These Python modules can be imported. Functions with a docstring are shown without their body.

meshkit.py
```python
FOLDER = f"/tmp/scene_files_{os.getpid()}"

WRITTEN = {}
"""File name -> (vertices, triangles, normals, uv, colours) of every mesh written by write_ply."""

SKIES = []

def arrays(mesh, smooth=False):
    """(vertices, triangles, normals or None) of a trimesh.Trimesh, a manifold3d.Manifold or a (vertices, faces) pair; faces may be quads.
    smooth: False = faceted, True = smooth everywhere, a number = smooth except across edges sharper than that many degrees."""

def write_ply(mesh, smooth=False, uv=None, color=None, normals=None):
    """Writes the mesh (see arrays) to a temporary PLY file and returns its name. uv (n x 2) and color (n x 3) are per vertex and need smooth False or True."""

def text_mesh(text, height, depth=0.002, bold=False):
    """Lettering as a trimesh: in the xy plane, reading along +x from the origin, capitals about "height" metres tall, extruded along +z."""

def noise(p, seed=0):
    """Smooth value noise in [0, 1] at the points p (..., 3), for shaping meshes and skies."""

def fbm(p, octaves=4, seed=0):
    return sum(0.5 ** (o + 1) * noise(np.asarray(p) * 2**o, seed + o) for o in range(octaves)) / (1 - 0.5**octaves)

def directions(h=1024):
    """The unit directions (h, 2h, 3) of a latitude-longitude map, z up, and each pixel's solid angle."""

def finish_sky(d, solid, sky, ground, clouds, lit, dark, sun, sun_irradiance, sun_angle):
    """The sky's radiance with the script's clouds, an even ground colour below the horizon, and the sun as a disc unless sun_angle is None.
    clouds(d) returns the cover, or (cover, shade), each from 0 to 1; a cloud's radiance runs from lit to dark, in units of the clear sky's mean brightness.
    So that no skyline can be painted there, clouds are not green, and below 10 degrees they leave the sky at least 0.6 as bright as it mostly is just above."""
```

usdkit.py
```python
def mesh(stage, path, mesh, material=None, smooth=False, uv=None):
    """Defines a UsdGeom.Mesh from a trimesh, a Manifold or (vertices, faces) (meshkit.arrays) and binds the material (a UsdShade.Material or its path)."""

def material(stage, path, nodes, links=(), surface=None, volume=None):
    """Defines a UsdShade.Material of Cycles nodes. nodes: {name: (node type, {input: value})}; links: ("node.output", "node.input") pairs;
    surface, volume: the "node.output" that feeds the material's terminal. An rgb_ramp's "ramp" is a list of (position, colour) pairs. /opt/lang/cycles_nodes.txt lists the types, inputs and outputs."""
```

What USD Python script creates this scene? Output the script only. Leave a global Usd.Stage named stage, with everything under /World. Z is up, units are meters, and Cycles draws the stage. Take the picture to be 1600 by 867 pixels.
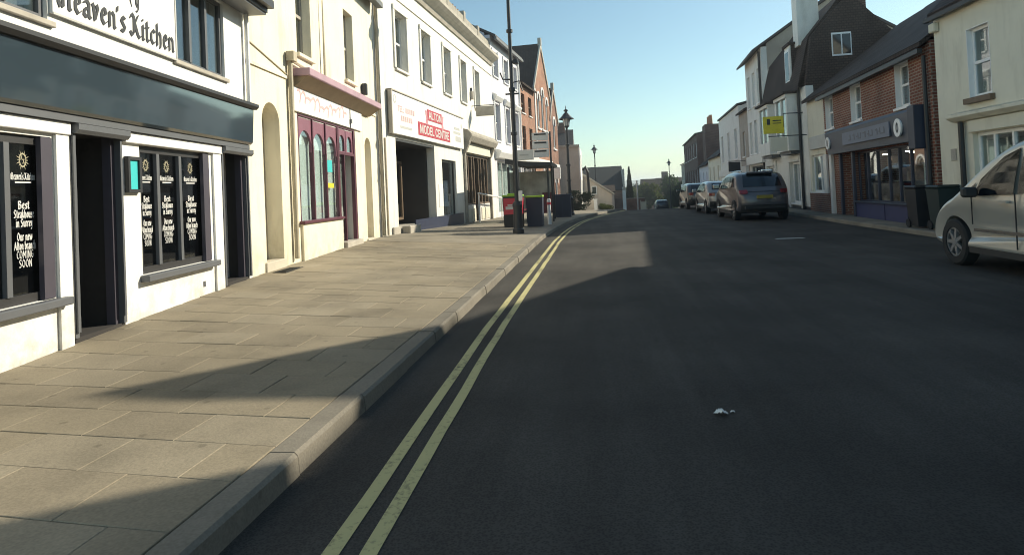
import math, random
import numpy as np, trimesh, usdkit, meshkit
from math import sin, cos, radians, pi
from pxr import Usd, UsdGeom, UsdLux, UsdShade, Gf, Sdf
from shapely.geometry import Polygon, box as sbox, MultiPoint, Point
from shapely import affinity, union_all
from manifold3d import Manifold

stage = Usd.Stage.CreateInMemory()
UsdGeom.SetStageUpAxis(stage, 'Z')
UsdGeom.Xform.Define(stage, '/World')
UsdGeom.Scope.Define(stage, '/World/Looks')
random.seed(7)
RNG = np.random.default_rng(7)

# ------------------------------------------------------------------ camera, sky, sun
EYE_Z, FOCAL_PX, YAW, PITCH, ROLL, PRINCIPAL_Y = 1.35, 1000.0, 0.128443, radians(1.2), radians(2.6), 279.93
EXPOSURE = 0.55
cam = UsdGeom.Camera.Define(stage, '/World/camera')
fw = np.array([-sin(YAW), cos(YAW), 0.]); rt = np.array([cos(YAW), sin(YAW), 0.]); up = np.array([0, 0, 1.])
f2 = cos(PITCH) * fw + sin(PITCH) * up; u2 = -sin(PITCH) * fw + cos(PITCH) * up
cx_ = cos(ROLL) * rt - sin(ROLL) * u2; cy_ = sin(ROLL) * rt + cos(ROLL) * u2
M4 = Gf.Matrix4d(*cx_, 0, *cy_, 0, *(-f2), 0, 0, 0, EYE_Z, 1)
cam.AddTransformOp().Set(M4)
AP = 36.0
cam.CreateHorizontalApertureAttr(AP)
cam.CreateVerticalApertureAttr(AP * 867 / 1600)
cam.CreateFocalLengthAttr(AP * FOCAL_PX / 1600)
cam.CreateVerticalApertureOffsetAttr((PRINCIPAL_Y - 433.5) / 1600 * AP)
cam.CreateClippingRangeAttr(Gf.Vec2f(0.05, 20000))
cam.CreateExposureAttr(EXPOSURE)

SUN_AZ, SUN_EL = radians(33), radians(29.7)          # azimuth measured from +x towards +y
SUN_I, SKY_S = 1.17, 0.096
sd = np.array([cos(SUN_AZ) * cos(SUN_EL), sin(SUN_AZ) * cos(SUN_EL), sin(SUN_EL)])
sun = UsdLux.DistantLight.Define(stage, '/World/sun')
sun.CreateIntensityAttr(SUN_I); sun.CreateNormalizeAttr(True); sun.CreateAngleAttr(0.53)
sun.CreateColorAttr(Gf.Vec3f(1.0, 0.92, 0.74))
zx = np.cross([0, 0, 1.], sd); zx /= np.linalg.norm(zx); zy = np.cross(sd, zx)
sun.AddTransformOp().Set(Gf.Matrix4d(*zx, 0, *zy, 0, *sd, 0, 0, 0, 0, 1))
sky_m = usdkit.material(stage, '/World/Looks/sky_air', {
    's': ('sky_texture', {'sky_type': 'single_scattering', 'sun_disc': False, 'sun_elevation': SUN_EL,
                          'sun_rotation': math.atan2(sd[0], sd[1]), 'altitude': 100.0, 'air_density': 1.0, 'aerosol_density': 0.7, 'ozone_density': 1.2}),
    'w': ('mix_color', {'blend_type': 'multiply', 'fac': 1.0, 'b': (.90, 1.06, .965)}),   # the camera's cool green white balance
    'b': ('background_shader', {'strength': SKY_S})}, [('s.color', 'w.a'), ('w.result', 'b.color')], surface='b.background')
dome = UsdLux.DomeLight.Define(stage, '/World/sky')
UsdShade.MaterialBindingAPI.Apply(dome.GetPrim()).Bind(sky_m)
dome.GetPrim().SetCustomDataByKey('kind', 'structure')
dome.GetPrim().SetCustomDataByKey('label', 'clear pale blue morning sky over the street')

# ------------------------------------------------------------------ materials
MATS = {}
def mat(name, color, rough=.7, var=.12, scale=3.0, bump=0., bscale=40., spec=.5, metallic=0., stain=None, stain_amt=.3, coat=0., dirt=None):
    """Noise-varied principled surface in world position."""
    nodes = {'g': ('geometry', {}), 'n': ('noise_texture', {'scale': scale, 'detail': 5.0, 'roughness': .6}),
             'r': ('rgb_ramp', {'ramp': [(.25, tuple(c * (1 - var) for c in color)), (.75, tuple(min(1, c * (1 + var)) for c in color))]}),
             'p': ('principled_bsdf', {'roughness': rough, 'metallic': metallic, 'specular_ior_level': spec, 'coat_weight': coat, 'coat_roughness': .05})}
    links = [('g.position', 'n.vector'), ('n.fac', 'r.fac')]
    col = 'r.color'
    if stain is not None:
        nodes['sm'] = ('mapping', {'scale': (1.2, 1.2, .28)})
        nodes['sn'] = ('noise_texture', {'scale': 2.2, 'detail': 6.0, 'roughness': .65})
        nodes['sr'] = ('map_range', {'clamp': True, 'from_min': .52, 'from_max': .78, 'to_min': 0., 'to_max': stain_amt})
        nodes['sx'] = ('mix_color', {'b': stain})
        links += [('g.position', 'sm.vector'), ('sm.vector', 'sn.vector'), ('sn.fac', 'sr.value'), ('sr.result', 'sx.fac'), (col, 'sx.a')]
        col = 'sx.result'
    if dirt is not None:
        nodes.update({'dz': ('separate_xyz', {}), 'dr': ('map_range', {'clamp': True, 'from_min': .12, 'from_max': .95, 'to_min': .62, 'to_max': .0}), 'dn': ('noise_texture', {'scale': 3.5, 'detail': 6.0, 'roughness': .7}),
                      'dq': ('map_range', {'clamp': True, 'from_min': .38, 'from_max': .68, 'to_min': 0., 'to_max': 1.0}), 'dm': ('math', {'math_type': 'multiply'}), 'dx': ('mix_color', {'b': dirt})})
        links += [('g.position', 'dz.vector'), ('dz.z', 'dr.value'), ('g.position', 'dn.vector'), ('dn.fac', 'dq.value'), ('dr.result', 'dm.value1'), ('dq.result', 'dm.value2'), ('dm.value', 'dx.fac'), (col, 'dx.a')]
        col = 'dx.result'
    links.append((col, 'p.base_color'))
    if bump:
        nodes['bn'] = ('noise_texture', {'scale': bscale, 'detail': 4.0})
        nodes['b'] = ('bump', {'strength': bump, 'distance': .02})
        links += [('g.position', 'bn.vector'), ('bn.fac', 'b.height'), ('b.normal', 'p.normal')]
    MATS[name] = usdkit.material(stage, '/World/Looks/' + name, nodes, links, surface='p.BSDF')
    return MATS[name]

def brickmat(name, c1, c2, mortar, bw=.225, rh=.075, msize=.012, axis='y', rough=.85, bump=.4, var=.5):
    nodes = {'g': ('geometry', {}), 's': ('separate_xyz', {}), 'a': ('math', {'math_type': 'add'}), 'c': ('combine_xyz', {}),
             'k': ('brick_texture', {'scale': 1.0, 'brick_width': bw, 'row_height': rh, 'mortar_size': msize, 'mortar_smooth': .1,
                                     'color1': c1, 'color2': c2, 'mortar': mortar, 'offset': .5, 'bias': 0.}),
             'n': ('noise_texture', {'scale': 1.3, 'detail': 5.0}), 'mr': ('map_range', {'clamp': True, 'from_min': .3, 'from_max': .7, 'to_min': 1 - var * .5, 'to_max': 1 + var * .4}),
             'mx': ('mix_color', {'blend_type': 'multiply', 'fac': 1.0}), 'cc': ('combine_color', {}),
             'b': ('bump', {'strength': bump, 'distance': .01, 'invert': True}), 'p': ('principled_bsdf', {'roughness': rough, 'specular_ior_level': .12})}
    links = [('g.position', 's.vector'), ('s.x', 'a.value1'), ('s.y', 'a.value2'), ('a.value', 'c.x'), ('s.z', 'c.y'), ('c.vector', 'k.vector'),
             ('g.position', 'n.vector'), ('n.fac', 'mr.value'), ('mr.result', 'cc.r'), ('mr.result', 'cc.g'), ('mr.result', 'cc.b'), ('k.color', 'mx.a'), ('cc.color', 'mx.b'),
             ('mx.result', 'p.base_color'), ('k.fac', 'b.height'), ('b.normal', 'p.normal')]
    MATS[name] = usdkit.material(stage, '/World/Looks/' + name, nodes, links, surface='p.BSDF')

mat('white_render', (.78, .77, .73), .75, .04, 2.0, .12, 30, stain=(.50, .46, .38), stain_amt=.4, dirt=(.24, .20, .14))
mat('cream_render', (.79, .73, .57), .8, .06, 1.6, .15, 25, stain=(.40, .34, .22), stain_amt=.6, dirt=(.20, .16, .10))
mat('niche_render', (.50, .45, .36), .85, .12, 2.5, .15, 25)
mat('ivory_render', (.76, .73, .66), .75, .05, 1.6, .12, 25, stain=(.42, .38, .31), stain_amt=.5, dirt=(.22, .19, .14))
mat('lilac_render', (.62, .60, .64), .75, .05, 1.6, .1, 25, stain=(.45, .43, .44), stain_amt=.3)
mat('stone_grey', (.42, .38, .32), .85, .2, 3., .3, 20)
mat('stone_weathered', (.33, .30, .25), .9, .3, 5., .35, 20)
mat('cream_right', (.68, .64, .52), .8, .05, 1.4, .12, 25, stain=(.38, .34, .26), stain_amt=.5, dirt=(.18, .15, .11))
mat('white_right', (.72, .71, .66), .8, .05, 1.4, .12, 25, stain=(.38, .35, .3), stain_amt=.5, dirt=(.18, .15, .11))
mat('tan_render', (.38, .33, .27), .85, .12, 1.8, .15, 25, stain=(.2, .18, .15), stain_amt=.5)
mat('pink_tan', (.56, .48, .40), .85, .1, 1.2, .15, 25, stain=(.3, .25, .2), stain_amt=.4)
mat('white_paint', (.80, .79, .77), .45, .03, 4)
mat('offwhite_paint', (.68, .66, .62), .5, .05, 4)
mat('grey_paint', (.105, .108, .115), .45, .08, 4)
mat('purple_grey_paint', (.060, .052, .068), .45, .08, 4)
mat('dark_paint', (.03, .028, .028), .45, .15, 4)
mat('black_door', (.010, .010, .011), .4, .15, 4)
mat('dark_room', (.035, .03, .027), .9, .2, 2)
mat('curtain', (.42, .40, .38), .9, .12, 6)
mat('pale_blind', (.78, .82, .80), .9, .08, 3)
mat('sign_white', (.82, .81, .78), .45, .03, 3, stain=(.6, .57, .5), stain_amt=.2)
mat('ink_black', (.02, .02, .022), .5, .05)
mat('ink_gold', (.36, .33, .22), .5, .1)
mat('ink_white', (.62, .61, .58), .6, .03)
mat('ink_red', (.45, .04, .06), .5, .08)
mat('ink_pink', (.62, .25, .28), .5, .1)
mat('ink_faded', (.60, .40, .40), .55, .1)
mat('ink_grey', (.48, .47, .44), .55, .1)
mat('maroon', (.10, .026, .042), .45, .1, 4)
mat('maroon_pale', (.22, .085, .12), .5, .12, 4)
mat('canopy_pink', (.42, .27, .32), .6, .12, 3, stain=(.2, .13, .14), stain_amt=.4)
mat('canopy_under', (.33, .24, .15), .8, .15, 3)
mat('teal', (.05, .50, .50), .4, .04)
mat('brown_wood', (.13, .085, .05), .55, .25, 5)
mat('pipe_cream', (.45, .39, .28), .6, .15, 4)
mat('pipe_black', (.02, .02, .02), .45, .1, 4)
mat('iron', (.018, .021, .026), .42, .2, 6, spec=.5)
mat('navy', (.018, .026, .06), .45, .15, 4)
mat('blue_shop', (.026, .03, .05), .5, .12, 3)
mat('blue_fascia', (.062, .072, .094), .45, .12, 3)
mat('blue_band', (.13, .15, .20), .5, .1, 3)
mat('blue_stall', (.034, .034, .092), .5, .1, 3)
mat('shop_goods', (.38, .30, .26), .8, .7, 2.5)
mat('red_poster', (.55, .035, .06), .4, .06)
mat('red_dark', (.14, .02, .03), .5, .15)
mat('lime', (.30, .50, .04), .5, .08)
mat('bin_black', (.014, .014, .015), .5, .15, 5)
mat('bin_green', (.009, .02, .018), .5, .15, 5)
mat('bin_blue', (.012, .02, .045), .5, .15, 5)
mat('yellow_board', (.65, .55, .03), .5, .06)
mat('rubber', (.012, .012, .012), .8, .2, 10)
mat('rim_metal', (.42, .42, .42), .32, .05, metallic=.8)
mat('chrome', (.6, .6, .6), .2, .03, metallic=1.)
mat('car_silver', (.44, .42, .37), .34, .02, 1., metallic=.4, coat=.6)
mat('car_grey', (.095, .092, .10), .30, .03, 1., metallic=.4, coat=.7)
mat('car_light', (.30, .30, .30), .30, .03, 1., metallic=.5, coat=.7)
mat('car_dark', (.06, .065, .07), .30, .03, 1., metallic=.4, coat=.7)
mat('car_glass', (.010, .013, .015), .05, .05, spec=.8)
mat('car_plastic', (.02, .02, .02), .6, .1)
mat('tail_red', (.20, .016, .018), .2, .05, coat=.8)
mat('plate_yellow', (.24, .20, .03), .5, .05)
mat('lamp_clear', (.55, .56, .56), .15, .05, coat=.8)
mat('slate', (.058, .052, .050), .7, .3, 5, .3, 30)
mat('lead', (.12, .125, .13), .6, .2, 4)
mat('pot_clay', (.30, .13, .07), .85, .2, 6)
mat('dark_green_roof', (.018, .022, .022), .8, .2, 2)
mat('trunk', (.06, .045, .03), .9, .3, 8, .5, 20)
mat('paper', (.75, .74, .70), .8, .06, 20)
mat('gate_white', (.7, .65, .5), .6, .1)
mat('hedge_leaf', (.05, .075, .025), .7, .35, 3)
mat('shelter_glass_print', (.40, .37, .32), .15, .55, 1.5)
MATS['yellow_line'] = usdkit.material(stage, '/World/Looks/yellow_line', {'g': ('geometry', {}), 'n': ('noise_texture', {'scale': 26.0, 'detail': 6.0, 'roughness': .7}), 'm': ('mapping', {'scale': (1., .35, 1.)}), 'n2': ('noise_texture', {'scale': 3.0, 'detail': 4.0}),
    'a': ('math', {'math_type': 'add'}), 'r': ('map_range', {'clamp': True, 'from_min': 1.02, 'from_max': 1.22, 'to_min': 0., 'to_max': .8}), 'x': ('mix_color', {'a': (.50, .45, .22), 'b': (.06, .056, .05)}), 'p': ('principled_bsdf', {'roughness': .8, 'specular_ior_level': .25})},
    [('g.position', 'n.vector'), ('g.position', 'm.vector'), ('m.vector', 'n2.vector'), ('n.fac', 'a.value1'), ('n2.fac', 'a.value2'), ('a.value', 'r.value'), ('r.result', 'x.fac'), ('x.result', 'p.base_color')], surface='p.BSDF')
mat('white_line', (.50, .50, .48), .75, .15, 9, stain=(.12, .12, .12), stain_amt=.5)
brickmat('brick_red', (.235, .085, .055), (.17, .068, .05), (.30, .25, .2))
brickmat('brick_orange', (.36, .14, .08), (.28, .11, .065), (.36, .30, .24))
brickmat('brick_dark', (.11, .05, .04), (.08, .04, .035), (.16, .13, .11))
brickmat('roof_tiles', (.072, .052, .044), (.056, .044, .039), (.030, .024, .021), .17, .10, .012, bump=.8, rough=.9)
brickmat('roof_brown', (.075, .055, .042), (.058, .044, .036), (.025, .02, .018), .17, .10, .012, bump=.8, rough=.9)

def glassmat(name, tint=(1, 1, 1), rough=.02, ior=1.52):
    nodes = {'f': ('layer_weight', {'blend': .5}), 'pw': ('math', {'math_type': 'power', 'value2': 4.0}), 'ma': ('math', {'math_type': 'multiply_add', 'value2': .8, 'value3': ((ior - 1) / (ior + 1)) ** 2 * 1.9}),
             't': ('transparent_bsdf', {'color': tint}), 'g': ('glossy_bsdf', {'roughness': rough, 'color': (.95, .97, 1.)}), 'm': ('mix_closure', {})}
    MATS[name] = usdkit.material(stage, '/World/Looks/' + name, nodes, [('f.facing', 'pw.value1'), ('pw.value', 'ma.value1'), ('ma.value', 'm.fac'), ('t.BSDF', 'm.closure1'), ('g.BSDF', 'm.closure2')], surface='m.closure')
glassmat('glass', (.82, .86, .85)); glassmat('glass_dark', (.35, .36, .36)); glassmat('glass_shop', (.90, .94, .93), ior=1.6)
# glossy shop fascia board, dark teal-grey gloss paint
MATS['gloss_fascia'] = usdkit.material(stage, '/World/Looks/gloss_fascia', {
    'g': ('geometry', {}), 'n': ('noise_texture', {'scale': 1.1, 'detail': 2.0}), 'b': ('bump', {'strength': .012, 'distance': .02}),
    'p': ('principled_bsdf', {'base_color': (.036, .054, .068), 'roughness': .07, 'specular_ior_level': .9, 'coat_weight': 1.0, 'coat_roughness': .06, 'coat_ior': 1.7})},
    [('g.position', 'n.vector'), ('n.fac', 'b.height'), ('b.normal', 'p.normal'), ('b.normal', 'p.coat_normal')], surface='p.BSDF')
# asphalt
MATS['asphalt'] = usdkit.material(stage, '/World/Looks/asphalt', {
    'g': ('geometry', {}), 'n1': ('noise_texture', {'scale': .55, 'detail': 5.0}), 'n2': ('noise_texture', {'scale': 130.0, 'detail': 3.0}),
    'v': ('voronoi_texture', {'scale': 85.0}), 'r1': ('rgb_ramp', {'ramp': [(.30, (.031, .0285, .0255)), (.5, (.049, .0448, .0398)), (.72, (.066, .0605, .053))]}),
    'mp': ('mapping', {'scale': (2.2, .16, 1.)}), 'n3': ('noise_texture', {'scale': 1.0, 'detail': 6.0, 'roughness': .65}), 'm3': ('map_range', {'clamp': True, 'from_min': .25, 'from_max': .8, 'to_min': .70, 'to_max': 1.34}), 'x3': ('mix_color', {'blend_type': 'multiply', 'fac': 1.0}), 'c3': ('combine_color', {}),
    'mr': ('map_range', {'clamp': True, 'from_min': 0., 'from_max': .7, 'to_min': .62, 'to_max': 1.35}), 'x': ('mix_color', {'blend_type': 'multiply', 'fac': 1.0}), 'cc': ('combine_color', {}),
    'b': ('bump', {'strength': .6, 'distance': .006}), 'p': ('principled_bsdf', {'roughness': .9, 'specular_ior_level': .2})},
    [('g.position', 'n1.vector'), ('g.position', 'n2.vector'), ('g.position', 'v.vector'), ('n1.fac', 'r1.fac'), ('v.distance', 'mr.value'),
     ('g.position', 'mp.vector'), ('mp.vector', 'n3.vector'), ('n3.fac', 'm3.value'), ('m3.result', 'c3.r'), ('m3.result', 'c3.g'), ('m3.result', 'c3.b'),
     ('mr.result', 'cc.r'), ('mr.result', 'cc.g'), ('mr.result', 'cc.b'), ('r1.color', 'x.a'), ('cc.color', 'x.b'), ('x.result', 'x3.a'), ('c3.color', 'x3.b'), ('x3.result', 'p.base_color'),
     ('n2.fac', 'b.height'), ('b.normal', 'p.normal')], surface='p.BSDF')
def paving(name, c, k=1.0):
    nodes = {'g': ('geometry', {}), 'n1': ('noise_texture', {'scale': 1.4, 'detail': 6.0, 'roughness': .65}), 'n2': ('noise_texture', {'scale': 70.0, 'detail': 4.0}),
         'n3': ('noise_texture', {'scale': .35, 'detail': 3.0}), 'r3': ('map_range', {'clamp': True, 'from_min': .35, 'from_max': .65, 'to_min': .80, 'to_max': 1.12}), 'vs': ('voronoi_texture', {'scale': 4.2}), 'vr': ('map_range', {'clamp': True, 'from_min': .07, 'from_max': .12, 'to_min': .72, 'to_max': 1.0}), 'm2': ('math', {'math_type': 'multiply'}),
         'r1': ('rgb_ramp', {'ramp': [(.25, tuple(x * .72 for x in c)), (.5, c), (.8, tuple(x * 1.15 for x in c))]}),
         'mr': ('map_range', {'clamp': True, 'from_min': .3, 'from_max': .7, 'to_min': .85, 'to_max': 1.12}), 'm1': ('math', {'math_type': 'multiply'}), 'cc': ('combine_color', {}),
         'x': ('mix_color', {'blend_type': 'multiply', 'fac': 1.0}), 'b': ('bump', {'strength': .35, 'distance': .004}),
         'p': ('principled_bsdf', {'roughness': .85, 'specular_ior_level': .3})}
    links = [('g.position', 'n1.vector'), ('g.position', 'n2.vector'), ('g.position', 'n3.vector'), ('n1.fac', 'r1.fac'), ('n2.fac', 'mr.value'), ('n3.fac', 'r3.value'),
         ('mr.result', 'm1.value1'), ('r3.result', 'm1.value2'), ('g.position', 'vs.vector'), ('vs.distance', 'vr.value'), ('vr.result', 'm2.value1'), ('m1.value', 'm2.value2'), ('m2.value', 'cc.r'), ('m2.value', 'cc.g'), ('m2.value', 'cc.b'), ('r1.color', 'x.a'), ('cc.color', 'x.b'), ('x.result', 'p.base_color'), ('n2.fac', 'b.height'), ('b.normal', 'p.normal')]
    MATS[name] = usdkit.material(stage, '/World/Looks/' + name, nodes, links, surface='p.BSDF')
paving('pave_a', (.254, .213, .150)); paving('pave_b', (.236, .198, .141)); paving('pave_c', (.264, .224, .162)); paving('pave_bed', (.235, .205, .158)); paving('joint', (.135, .117, .09)); paving('kerbstone', (.205, .182, .146))
paving('earth', (.12, .11, .08))
def leafmat(name, c):
    nodes = {'o': ('geometry', {}), 'n': ('noise_texture', {'scale': .9, 'detail': 4.0}), 'r': ('rgb_ramp', {'ramp': [(.3, tuple(x * .6 for x in c)), (.7, tuple(x * 1.4 for x in c))]}),
             'd': ('diffuse_bsdf', {}), 't': ('translucent_bsdf', {}), 'm': ('mix_closure', {'fac': .3})}
    MATS[name] = usdkit.material(stage, '/World/Looks/' + name, nodes, [('o.position', 'n.vector'), ('n.fac', 'r.fac'), ('r.color', 'd.color'), ('r.color', 't.color'), ('d.BSDF', 'm.closure1'), ('t.BSDF', 'm.closure2')], surface='m.closure')
leafmat('leaf_mid', (.055, .085, .025)); leafmat('leaf_olive', (.085, .10, .03)); leafmat('leaf_dark', (.022, .035, .018))
mat('hill_far', (.08, .10, .05), .95, .35, .02)

# ------------------------------------------------------------------ scene graph helpers
USED = {}
def numbered(parent, name):
    k = (parent, name); n = USED.get(k, 0); USED[k] = n + 1
    return name if n == 0 else '%s_%03d' % (name, n)

class Node:
    def __init__(s, path, base): s.path, s.base = path, np.asarray(base, float)
    def part(s, name, m, material, label=None, smooth=False, kind=None):
        v, f, n = meshkit.arrays(m, smooth) if not isinstance(m, MB) else (m.arrays() + (None,))
        if isinstance(m, MB) and smooth: v, f, n = meshkit.arrays((v, f), smooth)
        p = s.path + '/' + numbered(s.path, name)
        pm = UsdGeom.Mesh.Define(stage, p)
        from pxr import Vt
        pm.CreatePointsAttr(Vt.Vec3fArray.FromNumpy((v - s.base).astype(np.float32)))
        pm.CreateFaceVertexCountsAttr(Vt.IntArray.FromNumpy(np.full(len(f), 3, np.int32)))
        pm.CreateFaceVertexIndicesAttr(Vt.IntArray.FromNumpy(np.asarray(f, np.int32).ravel()))
        pm.CreateSubdivisionSchemeAttr('none')
        if n is not None:
            pm.CreateNormalsAttr(Vt.Vec3fArray.FromNumpy(n.astype(np.float32))); pm.SetNormalsInterpolation('vertex')
        UsdShade.MaterialBindingAPI.Apply(pm.GetPrim()).Bind(MATS[material])
        if label: pm.GetPrim().SetCustomDataByKey('label', label)
        if kind: pm.GetPrim().SetCustomDataByKey('kind', kind)
        return Node(p, s.base)
    def tag(s, label=None, cat=None, group=None, kind=None):
        pr = stage.GetPrimAtPath(s.path)
        for k, v in (('label', label), ('category', cat), ('group', group), ('kind', kind)):
            if v: pr.SetCustomDataByKey(k, v)
        return s
ROOT = Node('/World', (0, 0, 0))
def thing(name, label, cat, base=(0, 0, 0), group=None, kind=None):
    p = '/World/' + numbered('/World', name)
    UsdGeom.Xform.Define(stage, p).AddTranslateOp().Set(Gf.Vec3d(*map(float, base)))
    return Node(p, base).tag(label, cat, group, kind)
def single(name, m, material, label, cat=None, group=None, kind=None, smooth=False):
    return ROOT.part(name, m, material, smooth=smooth).tag(label, cat, group, kind)

class MB:
    """Collects boxes, prisms and tubes; T maps local points to the world."""
    def __init__(s, T=None): s.v, s.f, s.n, s.T = [], [], 0, T
    def add(s, v, f):
        v = np.asarray(v, float); f = np.asarray(f, int)
        if f.shape[1] == 4: f = np.vstack([f[:, [0, 1, 2]], f[:, [0, 2, 3]]])
        s.v.append(v); s.f.append(f + s.n); s.n += len(v); return s
    def mesh(s, m): return s.add(*meshkit.arrays(m)[:2])
    def box(s, a, b):
        (x0, y0, z0), (x1, y1, z1) = np.minimum(a, b), np.maximum(a, b)
        v = [(x, y, z) for x in (x0, x1) for y in (y0, y1) for z in (z0, z1)]
        return s.add(v, [(0, 1, 3, 2), (4, 6, 7, 5), (0, 4, 5, 1), (2, 3, 7, 6), (0, 2, 6, 4), (1, 5, 7, 3)])
    def cbox(s, a, b, c=.008):
        (x0, y0, z0), (x1, y1, z1) = np.minimum(a, b), np.maximum(a, b)
        pts = []
        for x, sx in ((x0, 1), (x1, -1)):
            for y, sy in ((y0, 1), (y1, -1)):
                for z, sz in ((z0, 1), (z1, -1)):
                    pts += [(x, y + sy * c, z + sz * c), (x + sx * c, y, z + sz * c), (x + sx * c, y + sy * c, z)]
        h = trimesh.convex.convex_hull(np.array(pts)); return s.mesh(h)
    def poly(s, polygon, d0, d1, order='uwz'):
        """A shapely polygon in (u, z) extruded along w from d0 to d1 (order 'uwz'), or in (x, y) along z ('xyz')."""
        for g in getattr(polygon, 'geoms', [polygon]):
            if g.is_empty or g.geom_type != 'Polygon': continue
            e = trimesh.creation.extrude_polygon(g, d1 - d0, engine='earcut')
            v = np.array(e.vertices); v[:, 2] += d0; f = np.array(e.faces)
            if order == 'uwz': v = v[:, [0, 2, 1]]; f = f[:, ::-1]
            if order == 'wuz': v = v[:, [2, 0, 1]]
            s.add(v, f)
        return s
    def tube(s, pts, r, sides=8, caps=True):
        p = np.asarray(pts, float); r = np.broadcast_to(r, (len(p),)).astype(float)
        t = np.gradient(p, axis=0); t /= np.linalg.norm(t, axis=1, keepdims=True) + 1e-12
        ref = np.array([0, 0, 1.]) if abs(t[:, 2]).mean() < .8 else np.array([1., 0, 0])
        a = np.cross(t, ref); a /= np.linalg.norm(a, axis=1, keepdims=True) + 1e-12; b = np.cross(t, a)
        ang = np.arange(sides) * 2 * pi / sides
        v = p[:, None] + r[:, None, None] * (np.cos(ang)[None, :, None] * a[:, None] + np.sin(ang)[None, :, None] * b[:, None])
        f = [(i * sides + j, i * sides + (j + 1) % sides, (i + 1) * sides + (j + 1) % sides, (i + 1) * sides + j) for i in range(len(p) - 1) for j in range(sides)]
        n0 = s.n; s.add(v.reshape(-1, 3), np.array(f)[:, ::-1])
        if caps:
            for e, o in ((0, 1), (len(p) - 1, -1)):
                vv = np.vstack([v[e], p[e]]); s.add(vv, [((j, (j + 1) % sides, sides) if o < 0 else ((j + 1) % sides, j, sides))[::-1] for j in range(sides)])
        return s
    def lathe(s, prof, c=(0, 0, 0), sides=12):
        """prof: (radius, z) list turned about the vertical through c."""
        pr = np.asarray(prof, float); ang = np.arange(sides) * 2 * pi / sides
        v = np.stack([c[0] + pr[:, None, 0] * np.cos(ang), c[1] + pr[:, None, 0] * np.sin(ang), np.broadcast_to(c[2] + pr[:, None, 1], (len(pr), sides))], -1)
        f = [(i * sides + j, i * sides + (j + 1) % sides, (i + 1) * sides + (j + 1) % sides, (i + 1) * sides + j) for i in range(len(pr) - 1) for j in range(sides)]
        return s.add(v.reshape(-1, 3), f)
    def arrays(s):
        v, f = np.vstack(s.v), np.vstack(s.f)
        if s.T is not None:
            o = s.T(np.zeros((1, 3)))[0]; e = s.T(np.eye(3)) - o
            v = s.T(v)
            if np.linalg.det(e) < 0: f = f[:, ::-1]
        return v, f

def ease(x, xs, ys): return np.interp(x, xs, ys)
class Fac:
    """A street front: u runs away from the camera along it, w out to the street, z up. A is where u = 0."""
    def __init__(s, A, ang, side):
        a = radians(ang); s.A = np.array([A[0], A[1], 0.]); s.d = np.array([sin(a), cos(a), 0.])
        s.n = np.array([cos(a), -sin(a), 0.]) * (1 if side == 'L' else -1); s.side = side; s.ang = ang
    def __call__(s, v):
        v = np.asarray(v, float); return s.A + v[:, :1] * s.d + v[:, 1:2] * s.n + v[:, 2:] * np.array([0, 0, 1.])
    def p(s, u, w=0, z=0): return s([[u, w, z]])[0]
    def mb(s): return MB(s)

def R(u0, u1, z0, z1): return sbox(u0, z0, u1, z1)
def arch(u0, u1, z0, z1, rise=None, n=10, pointed=False):
    c, r = (u0 + u1) / 2, (u1 - u0) / 2; rise = r if rise is None else rise
    a = np.linspace(0, pi, 2 * n + 1)
    k = 1.0
    pts = [(c + r * cos(t), z1 - rise + rise * (sin(t) ** (1.0 if not pointed else 1.25))) for t in a]
    return Polygon([(u1, z0)] + pts + [(u0, z0)])

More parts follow.
